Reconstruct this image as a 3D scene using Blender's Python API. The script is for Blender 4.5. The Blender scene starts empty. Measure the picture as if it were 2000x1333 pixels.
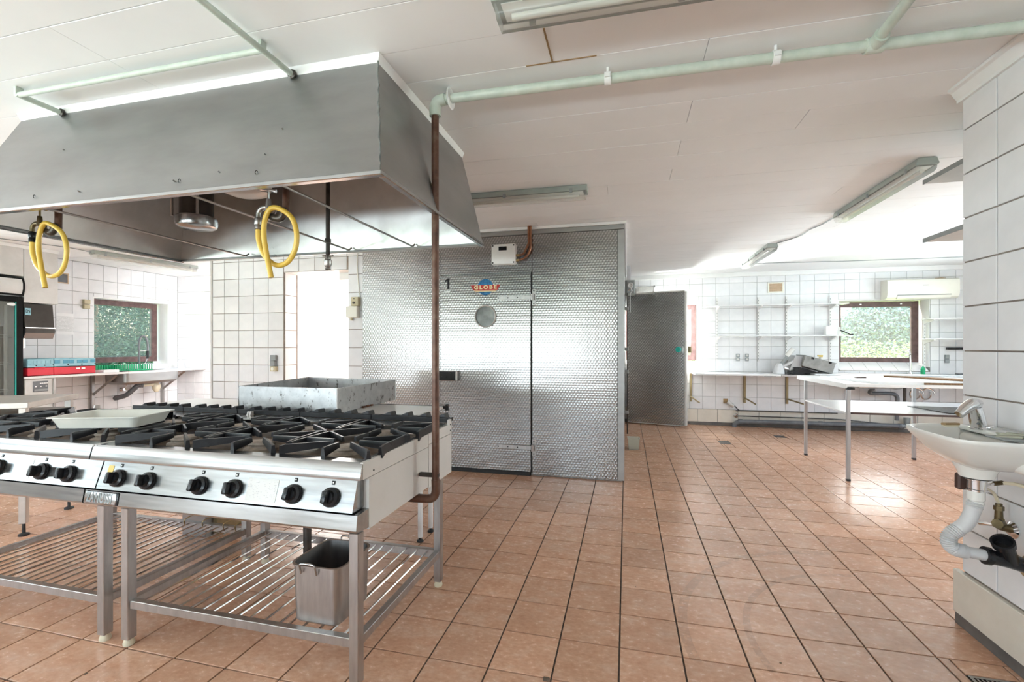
import bpy, bmesh, math, random
from mathutils import Vector, Matrix
random.seed(7)
SC = bpy.context.scene
COL = SC.collection
PI = math.pi

# ------------------------------------------------------------------ camera, world, light, exposure
EYE = 1.313
CEIL = 2.54
cam_d = bpy.data.cameras.new('camera')
cam_d.sensor_width = 36.0
cam_d.lens = 900.0 / 2000.0 * 36.0
cam_d.shift_y = 10.5 / 2000.0
cam_d.clip_start = 0.02
cam = bpy.data.objects.new('camera', cam_d)
COL.objects.link(cam)
cam.location = (0, 0, EYE)
cam.rotation_euler = (PI / 2, 0, 0.243)
SC.camera = cam

SC.view_settings.view_transform = 'Standard'
SC.view_settings.look = 'None'
SC.view_settings.gamma = 1.0
SC.view_settings.use_curve_mapping = False
SC.view_settings.exposure = 0.78
SC.cycles.max_bounces = 10
SC.cycles.diffuse_bounces = 6
SC.cycles.glossy_bounces = 5
SC.cycles.transmission_bounces = 8
SC.cycles.transparent_max_bounces = 12
SC.cycles.caustics_reflective = True
SC.cycles.blur_glossy = 1.0
SC.cycles.caustics_refractive = False
SC.cycles.sample_clamp_indirect = 6.0
SC.cycles.use_denoising = True

W = bpy.data.worlds.new('sky')
SC.world = W
W.use_nodes = True
wn = W.node_tree.nodes
wn.clear()
sky = wn.new('ShaderNodeTexSky')
sky.sky_type = 'NISHITA'
sky.sun_disc = False
sky.sun_elevation = math.radians(50)
sky.sun_rotation = math.radians(20)
sky.air_density = 1.3
sky.dust_density = 4.0
bg = wn.new('ShaderNodeBackground')
bg.inputs['Strength'].default_value = 0.85
wo = wn.new('ShaderNodeOutputWorld')
W.node_tree.links.new(sky.outputs[0], bg.inputs[0])
W.node_tree.links.new(bg.outputs[0], wo.inputs[0])


def lamp(name, typ, loc, target, energy, color=(1, 1, 1), size=None, size_y=None, portal=False, spread=180):
    d = bpy.data.lights.new(name, typ)
    d.energy = energy
    d.color = color
    o = bpy.data.objects.new(name, d)
    COL.objects.link(o)
    o.location = loc
    o.rotation_euler = (Vector(target) - Vector(loc)).to_track_quat('-Z', 'Y').to_euler()
    if typ == 'AREA':
        d.shape = 'RECTANGLE'
        d.size = size
        d.size_y = size_y or size
        d.spread = math.radians(spread)
        if portal:
            d.cycles.is_portal = True
    return o


sun = lamp('sun', 'SUN', (-2, 20, 16), (-2 + 0.28 * 10, 20 - 0.68 * 10, 16 - 10), 9.0, (1.0, 0.95, 0.86))
sun.data.angle = math.radians(0.6)
# daylight through the windows behind the photographer
lamp('rear_window_light', 'AREA', (-5.4, -3.28, 1.45), (-5.4, 0, 5.2), 9, (0.86, 0.98, 1.0), 1.6, 1.3)
lamp('rear_window_light', 'AREA', (-1.5, -3.28, 1.45), (-1.5, 0, 5.2), 9, (0.88, 0.97, 1.0), 1.8, 1.3)
lamp('rear_window_light', 'AREA', (-3.5, -3.28, 1.45), (-3.5, 0, 5.2), 4, (0.84, 0.95, 1.0), 1.1, 1.3)
# uplights added at the same windows to brighten the ceiling
for lx_, lw_ in ((-5.4, 1.5), (-3.5, 1.0), (-1.5, 1.7)):
    lamp('ceiling_fill_light', 'AREA', (lx_, -3.2, 0.97), (lx_ + 0.6, 0, 3.2), 20 * lw_, (0.78, 0.92, 1.0), lw_, 0.3, spread=125)
# fill lamps added in unseen left wall openings, aimed up at the ceiling
lamp('left_fill_light', 'AREA', (-7.9, 1.65, 1.5), (0, 1.0, 9.5), 85, (0.79, 0.92, 1.0), 1.5, 1.1, spread=115)
lamp('left_fill_light', 'AREA', (-7.9, -1.2, 1.5), (0, -0.6, 9.5), 110, (0.79, 0.92, 1.0), 2.2, 1.1, spread=115)
# the far right wall's windows, hidden behind the near wall
lamp('right_window_light', 'AREA', (5.55, 5.3, 1.5), (0, 5.6, 6.5), 75, (0.78, 0.92, 1.0), 3.2, 1.2, spread=140)
# unseen lamps added to brighten the alcove and whiten the passage
# daylight of the small back window, which the open steel door hides from the camera
lamp('back_window_light', 'AREA', (0.50, 8.62, 1.6), (0.50, 7.6, 1.9), 380, (1.0, 0.99, 0.97), 0.9, 0.85)
lamp('alcove_fill_light', 'AREA', (-5.0, 5.35, 1.5), (-5.9, 6.41, 1.45), 30, (1.0, 1.0, 1.0), 0.8, 1.2, spread=110)  # added alcove fill, set in an opening made for it
lamp('passage_light', 'AREA', (-3.9, 6.4, 2.5), (-3.9, 6.4, 0), 60, (1.0, 0.99, 0.96), 1.2, 1.6)  # added passage fill, washing its walls white
lamp('passage_spill_light', 'AREA', (-4.0, 8.02, 1.5), (-3.4, 3.0, 0.2), 85, (0.97, 0.99, 1.0), 1.4, 1.5)  # added lamp spilling light out through the doorway, no window built behind
# sky portals
lamp('portal', 'AREA', (0.66, 8.56, 1.55), (0.66, 0, 1.55), 1, size=1.2, size_y=1.1, portal=True)
lamp('portal', 'AREA', (3.85, 8.56, 1.55), (3.85, 0, 1.55), 1, size=1.3, size_y=1.1, portal=True)
lamp('portal', 'AREA', (-7.92, 5.67, 1.5), (0, 5.67, 1.5), 1, size=1.2, size_y=1.1, portal=True)


# ------------------------------------------------------------------ materials
def mat(name, col=(0.8, 0.8, 0.8), rough=0.5, metal=0.0, spec=0.5, **kw):
    m = bpy.data.materials.new(name)
    m.use_nodes = True
    b = m.node_tree.nodes['Principled BSDF']
    b.inputs['Base Color'].default_value = (*col, 1)
    b.inputs['Roughness'].default_value = rough
    b.inputs['Metallic'].default_value = metal
    b.inputs['Specular IOR Level'].default_value = spec
    for k, v in kw.items():
        b.inputs[k.replace('_', ' ')].default_value = v
    return m


class NT:
    def __init__(s, m):
        s.m = m
        s.t = m.node_tree
        s.b = s.t.nodes['Principled BSDF']

    def n(s, typ, **kw):
        x = s.t.nodes.new(typ)
        for k, v in kw.items():
            if k.startswith('_'):
                setattr(x, k[1:], v)
            else:
                x.inputs[k.replace('_', ' ')].default_value = v
        return x

    def l(s, a, b):
        s.t.links.new(a, b)

    def math(s, op, a, b=None):
        x = s.n('ShaderNodeMath', _operation=op)
        for i, v in enumerate((a, b)):
            if v is None:
                continue
            if isinstance(v, (int, float)):
                x.inputs[i].default_value = v
            else:
                s.l(v, x.inputs[i])
        return x.outputs[0]

    def ramp(s, fac, stops):
        r = s.n('ShaderNodeValToRGB')
        els = r.color_ramp.elements
        while len(els) < len(stops):
            els.new(0.5)
        for e, (p, c) in zip(els, stops):
            e.position = p
            e.color = (*c, 1)
        s.l(fac, r.inputs[0])
        return r.outputs[0]

    def noise(s, scale, detail=4, rough=0.55, vec=None, stretch=None, coord='Object'):
        tc = s.n('ShaderNodeTexCoord')
        v = tc.outputs[coord] if vec is None else vec
        if stretch:
            mp = s.n('ShaderNodeMapping')
            mp.inputs['Scale'].default_value = stretch
            s.l(v, mp.inputs[0])
            v = mp.outputs[0]
        x = s.n('ShaderNodeTexNoise', Scale=scale, Detail=detail, Roughness=rough)
        s.l(v, x.inputs['Vector'])
        return x.outputs['Fac']

    def bump(s, h, strength=0.2, dist=0.01):
        x = s.n('ShaderNodeBump', Strength=strength, Distance=dist)
        s.l(h, x.inputs['Height'])
        s.l(x.outputs[0], s.b.inputs['Normal'])

    def mix(s, fac, a, b, mode='MIX'):
        x = s.n('ShaderNodeMix', _data_type='RGBA', _blend_type=mode)
        for i, v in ((0, fac), (6, a), (7, b)):
            if isinstance(v, (int, float)):
                x.inputs[i].default_value = v
            elif isinstance(v, tuple):
                x.inputs[i].default_value = (*v, 1)
            else:
                s.l(v, x.inputs[i])
        return x.outputs[2]


M = {}


def mottled(name, c1, c2, scale, rough, metal=0.0, stretch=None, bump=0.0, r2=None, coord='Object', c3=None, spec=0.5):
    m = mat(name, c1, rough, metal, spec)
    t = NT(m)
    f = t.noise(scale, 6, 0.6, stretch=stretch, coord=coord)
    stops = [(0.3, c1), (0.7, c2)]
    if c3:
        stops = [(0.25, c1), (0.5, c2), (0.72, c3)]
    t.l(t.ramp(f, stops), t.b.inputs['Base Color'])
    if r2 is not None:
        mr = t.n('ShaderNodeMapRange')
        mr.inputs['To Min'].default_value = rough
        mr.inputs['To Max'].default_value = r2
        t.l(f, mr.inputs['Value'])
        t.l(mr.outputs[0], t.b.inputs['Roughness'])
    if bump:
        t.bump(f, bump, 0.003)
    M[name] = m
    return m


# floor tile: terracotta with streaks, each tile its own shade
m = mat('floor_tile', rough=0.36, spec=0.6)
t = NT(m)
oi = t.n('ShaderNodeObjectInfo')
tc = t.n('ShaderNodeTexCoord')
geo = t.n('ShaderNodeNewGeometry')
vadd = t.n('ShaderNodeVectorMath', _operation='ADD')
sc_ = t.n('ShaderNodeVectorMath', _operation='SCALE')
t.l(oi.outputs['Random'], sc_.inputs['Scale'])
sc_.inputs[0].default_value = (17, 31, 5)
t.l(geo.outputs['Position'], vadd.inputs[0])
t.l(sc_.outputs[0], vadd.inputs[1])
f1 = t.noise(8, 6, 0.62, vec=vadd.outputs[0], stretch=(1.0, 1.5, 1))
f2 = t.noise(34, 5, 0.65, vec=vadd.outputs[0], stretch=(1.0, 1.5, 1))
c = t.ramp(f1, [(0.25, (0.60, 0.33, 0.21)), (0.5, (0.66, 0.395, 0.265)), (0.75, (0.71, 0.48, 0.355))])
c2 = t.ramp(f2, [(0.3, (0.74, 0.66, 0.6)), (0.62, (1, 1, 1))])
c = t.mix(0.75, c, c2, 'MULTIPLY')
hs = t.n('ShaderNodeHueSaturation')
vr = t.math('ADD', t.math('MULTIPLY', oi.outputs['Random'], 0.22), 0.9)
t.l(vr, hs.inputs['Value'])
t.l(c, hs.inputs['Color'])
f3 = t.noise(1.3, 5, 0.65, vec=geo.outputs['Position'])
d = t.ramp(f3, [(0.42, (1, 1, 1)), (0.7, (0.8, 0.77, 0.74))])
c = t.mix(0.7, hs.outputs[0], d, 'MULTIPLY')
# two faint arcs of black scuff left by something swung round
sx_ = t.n('ShaderNodeSeparateXYZ')
t.l(geo.outputs['Position'], sx_.inputs[0])
ddx = t.math('SUBTRACT', sx_.outputs[0], 1.30)
ddy = t.math('SUBTRACT', sx_.outputs[1], 2.27)
rad_ = t.math('SQRT', t.math('ADD', t.math('MULTIPLY', ddx, ddx), t.math('MULTIPLY', ddy, ddy)))
b1 = t.math('LESS_THAN', t.math('ABSOLUTE', t.math('SUBTRACT', rad_, 0.755)), 0.016)
b2 = t.math('LESS_THAN', t.math('ABSOLUTE', t.math('SUBTRACT', rad_, 1.04)), 0.022)
arc = t.math('MULTIPLY', t.math('ADD', b1, b2), t.math('LESS_THAN', sx_.outputs[0], 1.25))
arc = t.math('MULTIPLY', arc, t.math('GREATER_THAN', sx_.outputs[1], 2.05))
fn = t.noise(26, 4, 0.7, vec=geo.outputs['Position'])
arc = t.math('MULTIPLY', arc, t.math('MULTIPLY', t.math('GREATER_THAN', fn, 0.42), fn))
c = t.mix(t.math('MULTIPLY', arc, 0.5), c, (0.22, 0.15, 0.11))
t.l(c, t.b.inputs['Base Color'])
rr = t.n('ShaderNodeMapRange')
rr.inputs['To Min'].default_value = 0.16
rr.inputs['To Max'].default_value = 0.34
t.l(f2, rr.inputs['Value'])
t.l(rr.outputs[0], t.b.inputs['Roughness'])
t.bump(f2, 0.035, 0.004)
M['floor_tile'] = m
mottled('grout_dark', (0.075, 0.06, 0.05), (0.15, 0.12, 0.1), 20, 0.95, spec=0.1)

# glazed wall tile
m = mat('wall_tile', rough=0.17, spec=0.5)
t = NT(m)
oi = t.n('ShaderNodeObjectInfo')
f = t.noise(6, 5, 0.6, coord='Object')
c = t.ramp(f, [(0.3, (0.76, 0.765, 0.785)), (0.7, (0.83, 0.83, 0.845))])
hs = t.n('ShaderNodeHueSaturation')
t.l(t.math('ADD', t.math('MULTIPLY', oi.outputs['Random'], 0.05), 0.965), hs.inputs['Value'])
t.l(c, hs.inputs['Color'])
t.l(hs.outputs[0], t.b.inputs['Base Color'])
t.bump(t.noise(9, 2), 0.05, 0.004)
M['wall_tile'] = m
mottled('wall_grout', (0.2, 0.16, 0.135), (0.33, 0.28, 0.24), 12, 0.9)
mottled('wall_grout_grey', (0.33, 0.325, 0.32), (0.42, 0.41, 0.4), 12, 0.9)
mottled('cream_tile', (0.68, 0.63, 0.55), (0.75, 0.71, 0.63), 8, 0.3)
mottled('ceiling_paint', (0.85, 0.85, 0.85), (0.89, 0.89, 0.89), 2.5, 0.6, bump=0.03)
mottled('ceiling_joint', (0.3, 0.26, 0.23), (0.5, 0.46, 0.42), 3, 0.9)
mottled('plaster', (0.82, 0.82, 0.81), (0.86, 0.86, 0.85), 3, 0.8)
mottled('white_trim', (0.8, 0.8, 0.79), (0.85, 0.85, 0.84), 6, 0.4)
mottled('steel', (0.34, 0.34, 0.34), (0.44, 0.44, 0.44), 5, 0.15, 1.0, stretch=(1, 12, 12), r2=0.26)
mottled('steel_matt', (0.32, 0.32, 0.315), (0.41, 0.41, 0.405), 2.2, 0.36, 1.0, stretch=(1, 1, 3), r2=0.5)
mottled('steel_inside', (0.42, 0.41, 0.40), (0.6, 0.59, 0.58), 3.0, 0.22, 1.0, r2=0.4)
mottled('steel_leg', (0.36, 0.345, 0.335), (0.47, 0.45, 0.435), 7, 0.3, 1.0, stretch=(6, 6, 1), r2=0.42)
mottled('chrome', (0.75, 0.75, 0.76), (0.8, 0.8, 0.8), 3, 0.09, 1.0)
mottled('cast_iron', (0.008, 0.008, 0.01), (0.02, 0.02, 0.024), 40, 0.36, 0.0, bump=0.12, spec=0.42)
mottled('burner_well', (0.045, 0.032, 0.024), (0.19, 0.14, 0.1), 9, 0.45, 0.35, c3=(0.3, 0.23, 0.17))
mottled('burner_cap', (0.2, 0.16, 0.13), (0.42, 0.35, 0.29), 25, 0.6)
mottled('black_plastic', (0.008, 0.008, 0.009), (0.014, 0.014, 0.016), 30, 0.26, spec=0.35)
mottled('black_rubber', (0.015, 0.015, 0.015), (0.03, 0.03, 0.03), 30, 0.6)
mottled('white_plastic', (0.72, 0.71, 0.68), (0.78, 0.77, 0.74), 6, 0.35)
mottled('white_enamel', (0.74, 0.73, 0.72), (0.8, 0.79, 0.78), 5, 0.25)
mottled('cream_plastic', (0.78, 0.76, 0.68), (0.82, 0.8, 0.72), 5, 0.35)
mottled('tray_white', (0.66, 0.66, 0.6), (0.74, 0.74, 0.68), 8, 0.3)
mottled('grey_plastic', (0.3, 0.33, 0.31), (0.38, 0.41, 0.38), 6, 0.45)
mottled('pipe_paint', (0.47, 0.54, 0.47), (0.62, 0.67, 0.6), 14, 0.4)
mottled('pipe_brown', (0.045, 0.022, 0.016), (0.12, 0.055, 0.035), 14, 0.38, 0.3, c3=(0.18, 0.125, 0.09))
mottled('pipe_dark', (0.04, 0.035, 0.032), (0.1, 0.085, 0.075), 14, 0.35, 0.6)
mottled('copper', (0.36, 0.17, 0.1), (0.22, 0.1, 0.06), 20, 0.3, 0.9)
mottled('brass', (0.3, 0.22, 0.1), (0.45, 0.33, 0.16), 25, 0.35, 0.9)
mottled('brass_dark', (0.1, 0.075, 0.04), (0.2, 0.15, 0.08), 25, 0.4, 0.9)
mottled('hose_yellow', (0.72, 0.46, 0.06), (0.83, 0.58, 0.13), 8, 0.3)
mottled('red_plastic', (0.6, 0.012, 0.03), (0.68, 0.02, 0.045), 8, 0.35)
mottled('blue_plastic', (0.22, 0.45, 0.53), (0.29, 0.53, 0.6), 8, 0.4)
mottled('blue_dark', (0.05, 0.27, 0.4), (0.08, 0.33, 0.46), 8, 0.4)
mottled('green_plastic', (0.0, 0.3, 0.12), (0.01, 0.4, 0.17), 8, 0.4)
mottled('teal_plastic', (0.0, 0.32, 0.27), (0.01, 0.4, 0.33), 8, 0.35)
mottled('window_wood', (0.075, 0.04, 0.04), (0.17, 0.095, 0.09), 12, 0.5)
mottled('paper', (0.84, 0.84, 0.84), (0.88, 0.88, 0.88), 6, 0.7)
mottled('beige_plastic', (0.5, 0.43, 0.27), (0.6, 0.53, 0.36), 10, 0.5)
mottled('tan_vent', (0.5, 0.36, 0.24), (0.6, 0.46, 0.33), 10, 0.5)
mottled('socket_grey', (0.24, 0.26, 0.26), (0.3, 0.32, 0.32), 10, 0.5)
mottled('porcelain', (0.74, 0.74, 0.71), (0.8, 0.8, 0.77), 5, 0.12)
mottled('flex_grey', (0.56, 0.56, 0.57), (0.64, 0.64, 0.65), 10, 0.4)
mottled('pipe_grey', (0.1, 0.105, 0.115), (0.17, 0.175, 0.185), 10, 0.4)
mottled('hose_cream', (0.65, 0.58, 0.42), (0.75, 0.68, 0.52), 10, 0.4)
mottled('chipboard', (0.13, 0.065, 0.028), (0.27, 0.15, 0.07), 60, 0.8)
mottled('laminate', (0.78, 0.79, 0.8), (0.82, 0.83, 0.84), 3, 0.22)
mottled('edge_brown', (0.045, 0.022, 0.018), (0.08, 0.04, 0.03), 10, 0.5)
mottled('olive_metal', (0.24, 0.19, 0.1), (0.34, 0.27, 0.15), 10, 0.45, 0.4)
mottled('dish_dark', (0.035, 0.03, 0.026), (0.06, 0.053, 0.046), 5, 0.4, 0.2, spec=0.3)
mottled('black_frame', (0.006, 0.006, 0.006), (0.01, 0.01, 0.01), 5, 0.5, 0.0, spec=0.1)
mottled('panel_pale', (0.55, 0.54, 0.52), (0.66, 0.65, 0.63), 5, 0.45, 0.0)
mottled('table_tan', (0.42, 0.38, 0.34), (0.5, 0.46, 0.42), 10, 0.35, 0.7)
mottled('logo_red', (0.46, 0.01, 0.008), (0.5, 0.014, 0.01), 5, 0.35)
mottled('logo_blue', (0.01, 0.17, 0.4), (0.015, 0.2, 0.45), 5, 0.35)
mottled('logo_cream', (0.8, 0.68, 0.38), (0.83, 0.72, 0.42), 5, 0.4)
mottled('sticker_yellow', (0.66, 0.46, 0.11), (0.72, 0.52, 0.15), 5, 0.5)
mottled('soap_grey', (0.32, 0.33, 0.26), (0.42, 0.41, 0.32), 30, 0.7)
mottled('wood_brown', (0.26, 0.16, 0.07), (0.36, 0.24, 0.12), 20, 0.6)
mottled('brick_red', (0.42, 0.16, 0.11), (0.52, 0.24, 0.17), 8, 0.8)
mottled('grass', (0.12, 0.22, 0.05), (0.3, 0.4, 0.12), 6, 0.9)
mottled('bark', (0.1, 0.07, 0.05), (0.2, 0.15, 0.1), 12, 0.9)
mottled('porthole_dark', (0.07, 0.075, 0.07), (0.26, 0.27, 0.26), 9, 0.25, 0.3)
mottled('alu_grey', (0.36, 0.36, 0.37), (0.44, 0.44, 0.45), 6, 0.4, 0.5)
mottled('worn_steel', (0.2, 0.2, 0.195), (0.33, 0.325, 0.315), 12, 0.45, 0.4)
mottled('skirting_dark', (0.1, 0.09, 0.085), (0.16, 0.15, 0.14), 10, 0.6)
mottled('enamel_ivory', (0.6, 0.585, 0.565), (0.68, 0.665, 0.645), 4, 0.28)

# worn galvanised sheet with scratches
m = mat('galvanised', rough=0.38, metal=0.75)
t = NT(m)
f1 = t.noise(14, 6, 0.65)
f2 = t.noise(22, 8, 0.75, stretch=(1, 1, 0.7))
c = t.ramp(f1, [(0.3, (0.44, 0.45, 0.46)), (0.7, (0.6, 0.605, 0.61))])
dk = t.ramp(f2, [(0.57, (1, 1, 1)), (0.63, (0.25, 0.22, 0.2))])
t.l(t.mix(1.0, c, dk, 'MULTIPLY'), t.b.inputs['Base Color'])
M['galvanised'] = m

# engine-turned (circle polished) stainless sheet
m = mat('turned_steel', (0.4, 0.4, 0.4), 0.23, 1.0)
t = NT(m)
tc = t.n('ShaderNodeTexCoord')
sp = t.n('ShaderNodeSeparateXYZ')
t.l(tc.outputs['Object'], sp.inputs[0])
hor = t.math('ADD', sp.outputs[0], sp.outputs[1])
v = t.math('DIVIDE', sp.outputs[2], 0.0245)
row = t.math('FLOOR', v)
odd = t.math('MODULO', t.math('ABSOLUTE', row), 2.0)
u = t.math('ADD', t.math('DIVIDE', hor, 0.030), t.math('MULTIPLY', odd, 0.5))
fu = t.math('SUBTRACT', t.math('FRACT', u), 0.5)
fv = t.math('MULTIPLY', t.math('SUBTRACT', t.math('FRACT', v), 0.5), 0.82)
r2 = t.math('ADD', t.math('MULTIPLY', fu, fu), t.math('MULTIPLY', fv, fv))
r = t.math('SQRT', r2)
t.bump(r, 0.3, 0.005)
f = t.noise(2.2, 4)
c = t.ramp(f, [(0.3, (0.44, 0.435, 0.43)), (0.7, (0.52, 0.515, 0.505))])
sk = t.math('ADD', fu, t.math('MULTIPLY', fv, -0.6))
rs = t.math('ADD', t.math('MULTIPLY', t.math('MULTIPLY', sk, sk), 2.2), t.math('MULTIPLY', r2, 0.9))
cd = t.ramp(t.math('SQRT', rs), [(0.12, (1.12, 1.12, 1.12)), (0.42, (0.74, 0.735, 0.73)), (0.7, (0.6, 0.595, 0.59))])  # slanted bright glint of each polished circle, painted into the base colour
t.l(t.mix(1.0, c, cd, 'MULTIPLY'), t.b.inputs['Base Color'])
M['turned_steel'] = m

# clear pane and ribbed diffuser
def glassy(name, tint, tfac, rough):
    m = bpy.data.materials.new(name)
    m.use_nodes = True
    n = m.node_tree.nodes
    n.clear()
    tr = n.new('ShaderNodeBsdfTransparent')
    tr.inputs[0].default_value = (*tint, 1)
    gl = n.new('ShaderNodeBsdfGlossy')
    gl.inputs['Roughness'].default_value = rough
    fr = n.new('ShaderNodeFresnel')
    fr.inputs[0].default_value = 1.2
    mx = n.new('ShaderNodeMixShader')
    o = n.new('ShaderNodeOutputMaterial')
    L = m.node_tree.links
    L.new(fr.outputs[0], mx.inputs[0])
    L.new(tr.outputs[0], mx.inputs[1])
    L.new(gl.outputs[0], mx.inputs[2])
    L.new(mx.outputs[0], o.inputs[0])
    if tfac:
        df = n.new('ShaderNodeBsdfTranslucent')
        df.inputs[0].default_value = (0.9, 0.9, 0.87, 1)
        d2 = n.new('ShaderNodeBsdfDiffuse')
        d2.inputs[0].default_value = (0.87, 0.87, 0.84, 1)
        ad = n.new('ShaderNodeMixShader')
        ad.inputs[0].default_value = 0.5
        L.new(df.outputs[0], ad.inputs[1])
        L.new(d2.outputs[0], ad.inputs[2])
        m2 = n.new('ShaderNodeMixShader')
        m2.inputs[0].default_value = tfac
        L.new(mx.outputs[0], m2.inputs[1])
        L.new(ad.outputs[0], m2.inputs[2])
        L.new(m2.outputs[0], o.inputs[0])
    M[name] = m


glassy('glass', (0.93, 0.96, 0.96), 0.06, 0.02)
glassy('diffuser', (0.96, 0.96, 0.94), 0.24, 0.12)
glassy('tub_plastic', (0.85, 0.88, 0.8), 0.55, 0.2)

# printed sheet: faint dark lines of print
def printed(name, base, pitch, cover):
    m = mat(name, base, 0.6)
    t = NT(m)
    tc = t.n('ShaderNodeTexCoord')
    sp = t.n('ShaderNodeSeparateXYZ')
    t.l(tc.outputs['Generated'], sp.inputs[0])
    line = t.math('LESS_THAN', t.math('FRACT', t.math('MULTIPLY', sp.outputs[2], pitch)), 0.34)
    tx = t.n('ShaderNodeTexNoise', Scale=110.0, Detail=2.0)
    t.l(tc.outputs['Object'], tx.inputs['Vector'])
    gap = t.math('GREATER_THAN', tx.outputs['Fac'], 1 - cover)
    zin = t.math('MULTIPLY', t.math('GREATER_THAN', sp.outputs[2], 0.15), t.math('LESS_THAN', sp.outputs[2], 0.88))
    f = t.math('MULTIPLY', t.math('MULTIPLY', line, gap), zin)
    t.l(t.mix(f, base, (0.5, 0.5, 0.51)), t.b.inputs['Base Color'])
    M[name] = m


printed('paper_print', (0.86, 0.86, 0.87), 25, 0.6)
printed('label_print', (0.72, 0.72, 0.7), 15, 0.42)

# leaves
def leafmat(name, a, b):
    m = mat(name, a, 0.8, 0.0, 0.1)
    t = NT(m)
    geo = t.n('ShaderNodeNewGeometry')
    c = t.ramp(geo.outputs['Random Per Island'], [(0.1, a), (0.9, b)])
    t.l(c, t.b.inputs['Base Color'])
    M[name] = m


leafmat('leaf_dark', (0.02, 0.055, 0.045), (0.075, 0.15, 0.11))
leafmat('leaf_hedge', (0.22, 0.28, 0.12), (0.62, 0.6, 0.36))
leafmat('leaf_pale', (0.2, 0.27, 0.25), (0.38, 0.46, 0.42))  # outdoor haze put into this pale leaf colour


# ------------------------------------------------------------------ mesh helpers
ORG = {}


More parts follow.
